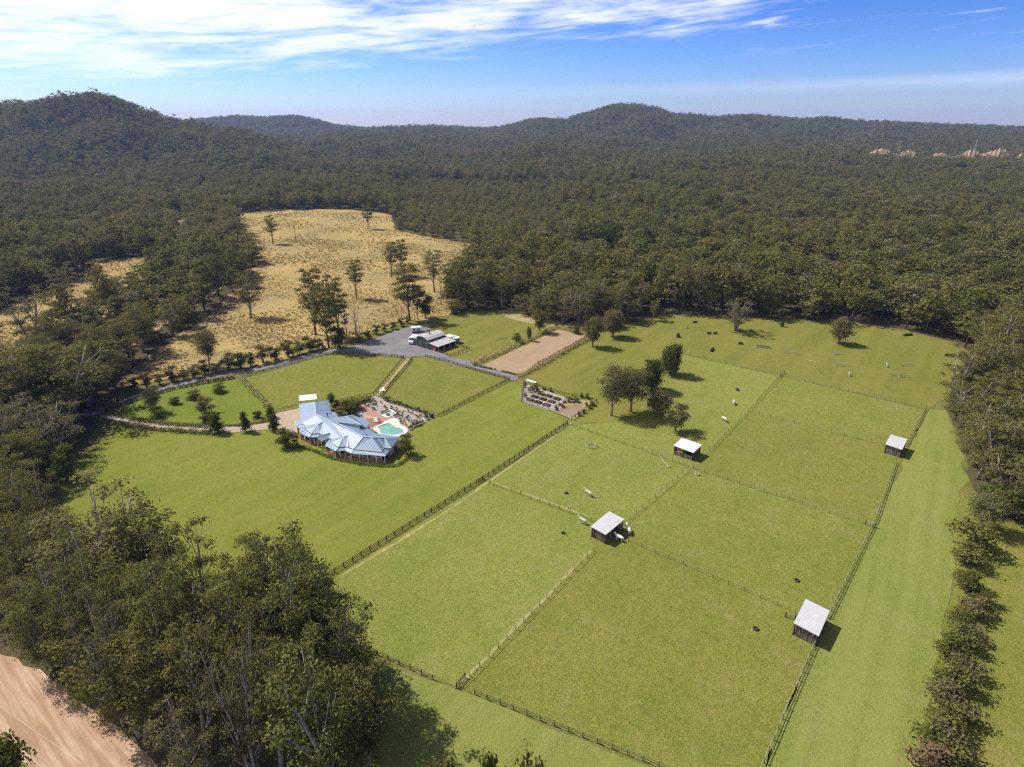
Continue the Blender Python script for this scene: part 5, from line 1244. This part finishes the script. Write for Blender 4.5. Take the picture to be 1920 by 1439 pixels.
fence('paddock_fence', 'light rail fence from the open shelter to the green gate', PX(1330, 846, 1402, 772, 1462, 707), 1.3, 3.0, R1, 'green_timber', 'green_rail', .11)
fence('paddock_fence', 'light rail fence from the dark fence to the shelter with white horses', PX(908, 903, 1108, 978), 1.3, 3.0, R1, 'green_timber', 'green_rail', .11)
fence('paddock_fence', 'light rail fence between the horses shelter and the nearest right shelter', PX(1178, 1016, 1490, 1150), 1.3, 3.4, R1, 'green_timber', 'green_rail', .11)
fence('paddock_fence', 'light rail fence from the vegetable garden past the open shelter to the long ladder-like fence', PX(1072, 798, 1300, 880, 1636, 990), 1.3, 3.2, R1, 'green_timber', 'green_rail', .11)
fence('paddock_fence', 'back paddock fence along the edge of the jumping field', PX(1282, 665, 1462, 706, 1735, 768), 1.3, 3.0, R2, 'green_timber', 'green_rail', .11)
fence('paddock_fence', 'light rail fence leading to the farthest shelter on the right', PX(1402, 773, 1658, 836), 1.3, 3.6, R1, 'green_timber', 'green_rail', .11)
fence('boundary_fence', 'upper piece of the long right fence above the farthest shelter', PX(1736, 768, 1697, 838), 1.35, 2.3, R2, 'green_timber', 'grey_timber', .13)
fence('boundary_fence', 'middle piece of the long right fence between its two shelters', PX(1679, 868, 1642, 975, 1552, 1160), 1.35, 2.3, R2, 'green_timber', 'grey_timber', .13)
fence('boundary_fence', 'lower piece of the long right fence below the nearest shelter', PX(1525, 1214, 1432, 1432, 1396, 1515), 1.35, 2.3, R2, 'green_timber', 'grey_timber', .13)
fence('rail_fence', 'dark rail fence following the driveway past the house paddock', PX(456, 709, 520, 691, 600, 668, 650, 664, 700, 667, 757, 672), 1.3, 2.9, R3, 'dark_timber', 'dark_timber')
fence('rail_fence', 'left fence of the narrow lane from the yard to the pool garden', PX(757, 674, 701, 742), 1.3, 2.6, R3, 'dark_timber', 'dark_timber')
fence('rail_fence', 'right fence of the narrow lane from the yard to the pool garden', PX(773, 675, 714, 744), 1.3, 2.6, R3, 'dark_timber', 'dark_timber')
fence('rail_fence', 'pale-topped fence between the tall grass hedge and the house paddock', PX(457, 710, 512, 772), 1.3, 2.6, R2, 'grey_timber', 'grey_timber')
fence('wire_fence', 'thin dark fence left of the garage behind the forecourt', PX(518, 774, 562, 763), 1.2, 2.6, R2, 'dark_timber', 'dark_timber', .1)
fence('wire_fence', 'thin dark fence behind the golden shrubs', PX(625, 756, 660, 750, 701, 742), 1.2, 2.6, R2, 'dark_timber', 'dark_timber', .1)
fence('garden_fence', 'dark steel garden fence along the gravel garden border', PX(714, 745, 822, 782), 1.3, 2.0, ((1.25, .06, .05), (.2, .05, .05), (.7, .04, .04)), 'charcoal_steel', 'charcoal_steel', .08)
fence('rail_fence', 'dark rail fence from the gravel garden corner up to the yard lane', PX(822, 782, 955, 714), 1.3, 2.5, R3, 'dark_timber', 'dark_timber')
fence('rail_fence', 'dark rail fence along the lower side of the yard lane', PX(798, 670, 850, 683, 900, 699, 955, 713), 1.3, 2.4, R3, 'dark_timber', 'dark_timber')
fence('yard_fence', 'small dark fence round the grass beside the shed lean-to', [SX(1000, 862), SX(1265, 962), SX(1690, 800), SX(1470, 735)], 1.3, 2.2, R2, 'dark_timber', 'dark_timber')
def VGp(u, v): return 960 + u * .09375, 690 + v * .09375
def VG(u, v, z=0): return P(*VGp(u, v), z)
def VGs(*q): return [VG(q[i], q[i + 1]) for i in range(0, len(q), 2)]
sheet('vegetable_plot', VGs(235, 300, 400, 380, 620, 440, 1040, 590, 1130, 640, 900, 900, 600, 820, 185, 692), .12, 'pale_gravel', .1)
sheet('pond_bank', VGs(1130, 640, 1640, 670, 1700, 700, 1200, 1050, 880, 890), .11, 'bare_soil', .1)
sheet('farm_pond', VGs(905, 862, 1060, 772, 1270, 737, 1480, 790, 1400, 872, 1200, 992), .15, 'pond_mud', .1)
fence('garden_fence', 'pale timber fence along the front of the vegetable garden and pond', VGs(188, 690, 730, 850, 1195, 1045), 1.3, 2.3, ((1.22, .12, .05), (.85, .12, .05), (.45, .12, .05)), 'grey_timber', 'grey_timber')
fence('garden_fence', 'timber fence up the left side of the vegetable garden', VGs(235, 300, 188, 690), 1.4, 1.3, R3, 'dark_timber', 'grey_timber')
fence('garden_fence', 'dark fence on the right side of the brown pond', VGs(1195, 1045, 1700, 700), 1.3, 2.4, R2, 'dark_timber', 'dark_timber')
fence('garden_fence', 'dark fence along the back of the vegetable garden', VGs(235, 300, 560, 390, 1040, 560, 1380, 610, 1690, 690), 1.3, 2.6, R2, 'dark_timber', 'dark_timber')
bed_rows = [('back', [(585, 540), (730, 580), (895, 635)]), ('middle', [(455, 592), (620, 640), (790, 692)]), ('front', [(365, 655), (525, 705), (690, 757)])]
bz = VG(895, 635) - VG(585, 540); bang = math.atan2(bz.y, bz.x)
for rn, cs in bed_rows:
    for k, (u, v) in enumerate(cs):
        p = VG(u, v); t = thing('raised_bed', '%s raised bed of the %s row in the vegetable garden' % (('left', 'middle', 'right')[k], rn), 'raised bed', (p.x, p.y, .12), bang, 'raised beds in the vegetable garden')
        for (cx, cy, lx, ly) in ((0, .8, 2.4, .12), (0, -.8, 2.4, .12), (1.14, 0, .12, 1.48), (-1.14, 0, .12, 1.48)):
            b = MB(); b.box((cx, cy, .22), (lx, ly, .44)); b.build('board', 'dark_timber', t)
        b = MB(); b.box((0, 0, .18), (2.16, 1.48, .34)); b.build('soil', 'soil_bed', t)
        if (rn, k) in (('back', 0), ('back', 1), ('middle', 1), ('front', 1), ('middle', 0), ('back', 2)):
            obj('crop_leaves', quad_mesh('crop_leaves', leaf_cloud(np.random.default_rng(k + len(rn)), [((x_, y_, .42), (.35, .35, .22)) for x_ in np.arange(-.85, .9, .55) for y_ in (-.5, 0, .5)], .6 if rn == 'back' else .25, .2), 'bright_leaf' if rn == 'back' else 'dark_leaf'), t)
for i, (k, u, v, w, h, lab) in enumerate((('bush', 270, 395, 75, 120, 'dark upright bush at the back left corner of the vegetable garden'), ('rusty', 360, 500, 90, 110, 'brownish shrub just right of that corner bush in the vegetable garden'), ('rusty', 280, 600, 90, 110, 'reddish shrub at the left fence of the vegetable garden'),
      ('bush', 400, 470, 120, 130, 'dark shrub behind the raised beds, left'), ('bush', 490, 470, 130, 130, 'dark shrub behind the raised beds, right'), ('bush', 760, 480, 90, 80, 'green shrub on the back fence of the vegetable garden'), ('bush', 640, 450, 90, 60, 'low shrub on the back fence left of the green one'),
      ('bush', 1150, 680, 150, 110, 'big dark bush at the upper left of the pond'), ('bush', 1260, 690, 150, 110, 'big dark bush at the top of the pond'), ('golden', 1040, 700, 80, 60, 'yellow bush between beds and pond'), ('golden', 950, 760, 90, 60, 'yellow bush nearest the raised beds'), ('golden', 870, 800, 80, 60, 'yellow bush by the front fence'),
      ('bush', 1000, 790, 110, 80, 'dark low bush at the left bank of the pond'), ('bush', 900, 860, 90, 70, 'dark low bush at the front left of the pond'), ('bush', 1395, 610, 80, 100, 'round green bush on the back fence above the pond, left'), ('bush', 1500, 620, 110, 100, 'round green bush on the back fence above the pond, right'),
      ('golden', 1480, 750, 80, 70, 'yellow bush at the right end of the pond'), ('bush', 1620, 760, 110, 90, 'dark bush at the right corner of the pond'), ('bush', 1550, 820, 90, 80, 'dark bush on the right bank of the pond'), ('bush', 1425, 915, 90, 80, 'upper dark bush on the lower right bank of the pond'), ('bush', 1340, 965, 100, 80, 'lower dark bush on the lower right bank of the pond'), ('golden', 1590, 735, 70, 80, 'bright round bush at the right corner of the pond'))):
    x, y = VGp(u, v); plant_px(k, x, y, y - h * .09375, w * .09375 * 1.1, 'garden_shrub', lab, 'shrub', 'shrubs of the vegetable garden and pond')
p = VG(385, 300); t = thing('storage_trough', 'long pale green trough at the back corner of the vegetable garden', 'trough', (p.x, p.y, .08), bang); b = MB(); b.box((0, 0, .35), (4.2, 1.1, .5)); b.build('basin', 'tank_lid', t); b = MB(); b.box((0, 0, .08), (3.8, .8, .16)); b.build('stand', 'grey_timber', t)

# ------------------------------------------------------------------ gates
def gate(label, a, c, mat='steel', h=1.2, group=None):
    a, c = Vector((a.x, a.y, 0)), Vector((c.x, c.y, 0)); t = thing('field_gate', label, 'gate', a, 0, group); d = c - a
    for p in (Vector(), d):
        b = MB(); b.box((p.x, p.y, h / 2), (.16, .16, h + .2)); b.build('gate_post', 'dark_timber', t)
    b = MB()
    for z in (.25, .5, .75, 1.0, h): b.beam(d * .04 + Vector((0, 0, z)), d * .96 + Vector((0, 0, z)), .05, .06)
    for k in (.04, .5, .96): b.beam(d * k + Vector((0, 0, .2)), d * k + Vector((0, 0, h)), .05, .05)
    b.build('gate_leaf', mat, t)
gate('dark open gate at the gateway in the bottom fence', P(856, 1291), P(872, 1272), 'dark_timber')
gate('dark green gate at the fence corner beside the jumping field', P(1462, 708), P(1470, 701), 'jump_green', 1.4)
gate('pale tube gate on the long right fence halfway down', P(1622, 984), P(1640, 990), 'jump_white')
gate('pale tube gate beside the nearest right shelter', P(1472, 1158), P(1490, 1163), 'jump_white')
gate('dark yard gate at the top of the narrow lane', P(752, 672), P(760, 676), 'dark_timber')
gate('dark gate where the dark fence meets the light paddock fence', P(897, 905), P(906, 899), 'dark_timber')

# ------------------------------------------------------------------ horse shelters
def shelter(label, corners, org, k, open_side=False, mat='shelter_roof'):
    z = (3.35, 3.2, 2.85, 3.0)                   # back left, back right, front right, front left
    C = [P(org[0] + u / k, org[1] + v / k, zz) for (u, v), zz in zip(corners, z)]
    t = thing('horse_shelter', label, 'shelter', (0, 0, 0), 0, 'horse shelters')
    b = MB(); b.slab(C, .10); b.build('roof', mat, t)
    m = sum(C, Vector()) / 4; B = [c.lerp(m, .10) for c in C]
    def side(i, j, name, z0=0.0, part=None, frac=1.0):
        a, c = B[i], B[j]; L = (Vector((c.x, c.y, 0)) - Vector((a.x, a.y, 0))).length * frac; n = int(L / .26); b = MB(); d = Vector((c.x - a.x, c.y - a.y, 0)).normalized(); ang = math.atan2(d.y, d.x)
        for q in range(n):
            s_ = (q + .5) * L / n; top = (a.z + (c.z - a.z) * s_ / (L / frac) - .13) if part is None else part
            w = .24 * random.uniform(.8, 1.02); b.box((a.x + d.x * s_ + random.uniform(-.015, .015), a.y + d.y * s_ + random.uniform(-.03, .03), (z0 + top) / 2), (w, random.uniform(.05, .11), top - z0), ang + random.uniform(-.08, .08))
        o = b.build(name, 'slab_timber', t); o['kind'] = 'stuff'
    side(0, 3, 'slab_wall'); side(0, 1, 'slab_wall')
    if open_side:
        side(3, 2, 'half_wall', 0, 1.35); side(1, 2, 'slab_wall')
        a, c = B[3], B[2]; p = a.lerp(c, .32); d = (c - a).normalized()
        for zz in (1.55, 2.25):
            b = MB(); b.beam((a.lerp(c, .14).x, a.lerp(c, .14).y, zz), (a.lerp(c, .46).x, a.lerp(c, .46).y, zz), .06, .22); b.build('pine_board', 'pine_board', t)
    else:
        side(3, 2, 'slab_wall'); side(2, 1, 'slab_wall', 0, None, .45)
    for q in B:
        b = MB(); b.tube([(q.x, q.y, -.1), (q.x, q.y, q.z - .12)], [.12, .10], 7); b.build('corner_post', 'dark_timber', t)
    return t, C
shelter('horse shelter with pale grey roof on the long right fence, nearest the camera', [(790, 375), (1185, 572), (1005, 988), (595, 772)], (1420, 1080), 8.723)
shelter('horse shelter with two white horses standing at its side', [(595, 565), (875, 710), (535, 990), (260, 840)], (1080, 900), 9.595)
shelter('half-open horse shelter with bright white roof under the shade trees', [(620, 340), (1225, 550), (965, 790), (365, 570)], (1240, 800), 16.0, True, 'white_roof')
shelter('small horse shelter farthest up the long right fence', [(800, 395), (1300, 545), (1145, 860), (640, 690)], (1620, 790), 16.0)
p = P(1163, 1000); t = plant('dead', p, 4.2, 3.4, 'dead_shrub', 'bare twiggy shrub against the shelter with white horses', 'shrub')

# ------------------------------------------------------------------ horses
def horse(label, px_, rz, coat, pose):
    loc = P(*px_)
    V, E, Rd = [], [], []
    def chain(pts, parent=None):
        prev = parent
        for (x_, y_, z_, rx, ry) in pts:
            V.append((x_, y_, z_)); Rd.append((rx, ry)); i = len(V) - 1
            if prev is not None: E.append((prev, i))
            prev = i
        return prev
    V.append((-.55, 0, 1.12)); Rd.append((.27, .29))       # croup, the root
    barrel = chain([(-.15, 0, 1.06, .33, .35), (.3, 0, 1.07, .32, .35), (.60, 0, 1.16, .27, .31)], 0)
    if pose == 'graze': nk = [(.92, .02, 1.05, .19, .21), (1.14, .04, .74, .15, .16), (1.30, .04, .48, .13, .13), (1.38, .02, .2, .09, .09)]
    else: nk = [(.82, .02, 1.42, .20, .22), (.98, .03, 1.64, .16, .17), (1.08, .04, 1.74, .14, .15), (1.42, .04, 1.5, .09, .10)]
    chain(nk, barrel)
    chain([(-.82, 0, 1.05, .07, .07), (-.95, 0, .8, .06, .06), (-.97, 0, .5, .04, .04)], 0)                       # tail
    for s_ in (-1, 1):
        f = s_ * .05
        chain([(.55 + f, s_ * .16, .86, .12, .12), (.57 + f, s_ * .16, .48, .065, .065), (.56 + f, s_ * .16, .14, .05, .05), (.62 + f, s_ * .16, .02, .07, .07)], barrel)
        chain([(-.6, s_ * .17, .88, .16, .17), (-.5 + f, s_ * .17, .62, .09, .09), (-.68 + f, s_ * .17, .44, .065, .065), (-.64 + f, s_ * .17, .14, .05, .05), (-.58 + f, s_ * .17, .02, .07, .07)], 0)
    hd = len(V) - 1
    m = bpy.data.meshes.new('horse'); m.from_pydata(V, E, []); m.update(); m.materials.append(M[coat])
    o = obj('horse', m, None, (loc.x, loc.y, .1), rz); o.scale = (1.12,) * 3
    md = o.modifiers.new('skin', 'SKIN'); md.use_smooth_shade = True
    for i, r_ in enumerate(Rd): m.skin_vertices[0].data[i].radius = r_; m.skin_vertices[0].data[i].use_root = (i == 0)
    ss = o.modifiers.new('sub', 'SUBSURF'); ss.levels = 1; ss.render_levels = 1
    tag(o, label, 'horse', 'horses in the paddocks')
    tip = Vector(V[6]) if pose == 'graze' else Vector(V[6])
    for s_ in (-1, 1):
        b = MB(); b.tube([tip + Vector((-.02, s_ * .07, .05)), tip + Vector((-.05, s_ * .10, .22))], [.045, .01], 5); b.build('ear', coat, o)
    b = MB(); k0, k1 = Vector(V[4]), Vector(V[5])
    b.beam(Vector((.6, 0, 1.42)), k0 + Vector((-.14, 0, .10)), .05, .14); b.beam(k0 + Vector((-.14, 0, .10)), tip + Vector((-.12, 0, .06)), .05, .12); b.build('mane', 'pale_stone', o)
horse('white horse standing with its head towards the far side, right of the shelter', (1178, 1000), R(100), 'white_coat', 'up')
horse('white horse standing side-on in the shelter shadow', (1161, 1015), R(150), 'white_coat', 'up')
horse('pale grey horse standing alone above the shelter', (1104, 931), R(140), 'grey_coat', 'up')
horse('pale grey horse standing left of the shelter by the fence', (1093, 983), R(145), 'grey_coat', 'up')
horse('pale horse grazing in the upper paddock by the fence corner', (1375, 759), R(75), 'grey_coat', 'graze')
horse('pale horse grazing below the one at the fence corner', (1358, 791), R(110), 'grey_coat', 'graze')

# ------------------------------------------------------------------ feed tyres, ring feeder, hoses
def tyre(label, q, s_=1.0, mat='black_rubber'):
    p = P(*q); b = MB(); n, mm = 14, 6; vs, fs = [], []
    for i in range(n):
        for j in range(mm):
            a, c = 2 * math.pi * i / n, 2 * math.pi * j / mm; r_ = .45 + .14 * math.cos(c); vs.append((r_ * math.cos(a), r_ * math.sin(a), .17 + .17 * math.sin(c)))
            fs.append((i * mm + j, ((i + 1) % n) * mm + j, ((i + 1) % n) * mm + (j + 1) % mm, i * mm + (j + 1) % mm))
    b.add(vs, fs); o = b.build('feed_tyre', mat, None, True); o.location = (p.x, p.y, .09); o.scale = (s_ * .85,) * 3; tag(o, label, 'tyre', 'feed tyres in the paddocks')
tyre('black feed tyre in the near paddock left of the horses shelter', (1056, 1001)); tyre('black feed tyre above the horses shelter', (1062, 926)); tyre('black feed tyre in the paddock above the nearest right shelter', (1494, 1090), 1.1); tyre('black feed tyre in the paddock left of the nearest right shelter', (1417, 1181), 1.1)
tyre('pale ring at the end of the hose left of the open shelter', (1254, 876), 1.1, 'salt_white'); tyre('pale ring beside the fence corner below the open shelter', (1307, 891), 1.2, 'salt_white'); tyre('pale ring in the grass right of the open shelter', (1349, 857), .8, 'salt_white'); tyre('pale worn ring beside the fence, above the horse by the shelter', (1066, 954), 1.0, 'salt_white')
b = MB(); b.tube([P(1237, 855, .12), P(1245, 866, .12), P(1252, 874, .12)], [.06] * 3, 5); tag(b.build('water_hose', 'salt_white'), 'pale hose running to the ring by the open shelter', 'hose')
p = P(1108, 838); t = thing('hay_ring', 'round pale steel hay ring in the upper left paddock', 'hay feeder', p)
for z in (.15, .6, 1.1):
    b = MB(); b.tube([(1.5 * math.cos(a), 1.5 * math.sin(a), z) for a in np.linspace(0, 6.2832, 19)], [.045] * 19, 5, False); b.build('hoop', 'jump_white', t)
for k in range(9):
    a = k * 6.2832 / 9; b = MB(); b.tube([(1.5 * math.cos(a), 1.5 * math.sin(a), 0), (1.5 * math.cos(a), 1.5 * math.sin(a), 1.45)], [.05, .05], 5); b.build('upright', 'jump_white', t)
p = P(1382, 733); t = thing('water_drum', 'dark blue drum in the upper paddock', 'drum', p); b = MB(); b.tube([(0, 0, 0), (0, 0, .3), (0, 0, .8), (0, 0, .9)], [.5, .55, .55, .5], 14); b.build('barrel', 'blue_plastic', t); b = MB(); b.tube([(0, 0, .9), (0, 0, .96)], [.46, .46], 14); b.build('rim', 'black_rubber', t)

# ------------------------------------------------------------------ show jumps
def jump(label, q, rz, L=3.2, kind='pole'):
    p = P(*q)
    if kind == 'pole':
        t = thing('show_jump', label, 'jump', (p.x, p.y, .06), rz, 'show jumps')
        for s_ in (-1, 1):
            b = MB(); b.box((s_ * L / 2, 0, .8), (.12, .12, 1.6)); b.box((s_ * L / 2, 0, .06), (.2, .9, .1)); b.box((s_ * (L / 2 + .35), 0, .55), (.1, .1, 1.1)); b.beam((s_ * L / 2, 0, 1.0), (s_ * (L / 2 + .35), 0, 1.0), .08, .1); b.beam((s_ * L / 2, 0, .4), (s_ * (L / 2 + .35), 0, .4), .08, .1); b.build('wing', 'jump_white', t)
        for z in (.35, .75, 1.05):
            b = MB(); b.tube([(-L / 2, .02, z), (L / 2, .02, z)], [.06, .06], 7); b.build('pole', 'jump_white', t)
    elif kind == 'low':
        t = thing('ground_pole', label, 'jump', (p.x, p.y, .06), rz, 'show jumps'); b = MB(); b.tube([(-L / 2, 0, .14), (L / 2, 0, .14)], [.11, .11], 8); b.build('pole', 'jump_white', t)
        for s_ in (-1, 1):
            b = MB(); b.box((s_ * L * .42, 0, .1), (.12, .5, .2)); b.build('cradle', 'grey_timber', t)
    else:
        t = thing('hedge_jump', label, 'jump', (p.x, p.y, .06), rz, 'show jumps')
        b = MB(); b.box((0, 0, .3), (L, .9, .6)); b.build('box', 'dark_timber' if kind == 'hedge' else 'jump_white', t)
        obj('brush', quad_mesh('brush', leaf_cloud(np.random.default_rng(int(L * 10)), [((x_, 0, .75), (.5, .5, .35)) for x_ in np.arange(-L / 2 + .4, L / 2, .6)], .9, .22), 'dark_leaf' if kind == 'hedge' else 'bright_leaf'), t)
jump('pale pole lying near the small pointed bush', (1263, 637), R(40), 4.0, 'low')
jump('small pale block jump near the forest corner', (1287, 616), R(80), 1.0, 'box')
jump('tiny green jump closest to the forest corner', (1303, 606), R(10), 1.8, 'hedge')
jump('left of the twin square green bushes', (1329, 627), 0, 1.6, 'hedge'); jump('right of the twin square green bushes', (1341, 627), 0, 1.6, 'hedge')
jump('green slanting brush jump below the twin bushes', (1335, 658), R(60), 3.8, 'hedge'); jump('small dark green box jump in the middle of the field', (1388, 646), 0, 2.0, 'hedge')
jump('long brush jump with pale top', (1431, 653), R(-22), 5.6, 'box'); jump('pole jump nearest the long brush jump', (1481, 664), R(-15), 4.4); jump('pole jump under the mop-headed tree', (1571, 665), R(4), 3.4)
jump('single pole on the ground between the pole jumps', (1521, 678), R(-40), 3.6, 'low'); jump('pole jump in the middle of the group', (1578, 687), R(-10), 4.4); jump('pole jump seen end-on below the middle one', (1592, 704), R(70), 3.0); jump('pole jump seen end-on towards the right', (1662, 687), R(68), 3.4)
jump('pole jump upper right of the group', (1697, 687), R(-8), 4.0); jump('pole jump lowest right, left half of a double', (1676, 705), R(-10), 3.0); jump('pole jump lowest right, right half of a double', (1694, 708), R(-10), 3.0)
jump('green hedge jump at the back right of the field', (1702, 630), R(12), 4.4, 'hedge'); jump('long low green hedge jump at the right end of the field', (1793, 669), R(-6), 9.0, 'hedge')
for k in range(4): jump('%s of four white poles laid on the grass left of the arena' % ('first', 'second', 'third', 'last')[k], (932 + k * 6, 638 - k * 1.4), R(70), 2.8, 'low')
plant_px('column', 1271, 633, 625, 8, 'pointed_bush', 'small pointed bush beside the pale pole in the jumping field', 'bush')
for q in ((1800, 1232, 25, 1.6),): 
    p = P(1800, 1189 ); t = thing('fallen_pole', 'pale pole lying on the grass right of the boundary shrubs', 'pole', (p.x + 2, p.y, .1), R(-15)); b = MB(); b.tube([(-1.2, 0, .1), (1.2, 0, .1)], [.1, .08], 7); b.build('shaft', 'jump_white', t)
# wires that cross above the dirt road
for i, (a, c) in enumerate((((-60, 1278, 8.5), (215, 1470, 8.5)), ((-60, 1322, 8.0), (150, 1490, 8.0)))):
    A, Cc = P(*a), P(*c); d = Cc - A; pts = [A - d * .6 + d * 2.2 * k - Vector((0, 0, .8 * (1 - (2 * k - 1) ** 2))) for k in np.linspace(0, 1, 13)]
    b = MB(); b.tube(pts, [.018] * 13, 5); tag(b.build('overhead_wire', 'pale_stone'), '%s of two thin wires above the dirt road, lower left corner' % ('upper', 'lower')[i], 'wire', 'wires above the road')
# ------------------------------------------------------------------ the air
hz = MB(); hz.box((0, 2300, 130), (15400, 17800, 288)); 
ho = hz.build('haze', None)
hm = bpy.data.materials.new('haze_air'); hm.use_nodes = True
hm.node_tree.nodes.clear()
hv = hm.node_tree.nodes.new('ShaderNodeVolumePrincipled'); hout = hm.node_tree.nodes.new('ShaderNodeOutputMaterial')
hv.inputs['Color'].default_value = (0.38, 0.53, 1.0, 1); hv.inputs['Density'].default_value = 0.000065; hv.inputs['Anisotropy'].default_value = 0.2
hm.node_tree.links.new(hv.outputs[0], hout.inputs['Volume'])
ho.data.materials.append(hm)
tag(ho, 'thin blue haze over the valley and the hills', 'haze', kind='stuff')

# ------------------------------------------------------------------ labels: things that look alike are told apart by counting from the left
ORD = ('first second third fourth fifth sixth seventh eighth ninth tenth eleventh twelfth thirteenth fourteenth fifteenth sixteenth seventeenth eighteenth nineteenth '
       'twentieth twenty-first twenty-second twenty-third twenty-fourth twenty-fifth twenty-sixth twenty-seventh twenty-eighth twenty-ninth thirtieth thirty-first thirty-second '
       'thirty-third thirty-fourth thirty-fifth thirty-sixth thirty-seventh thirty-eighth thirty-ninth fortieth forty-first forty-second').split()
same = {}
for o in sc.objects:
    if o.parent is None and o.get('label') and not o.get('kind'):
        same.setdefault(o['label'], []).append(o)
for lab, obs in same.items():
    if 1 < len(obs) <= len(ORD):
        obs.sort(key=lambda o: proj(o.location)[0])
        for k, o in enumerate(obs):
            o['label'] = '%s, %s from left' % (lab, ORD[k])
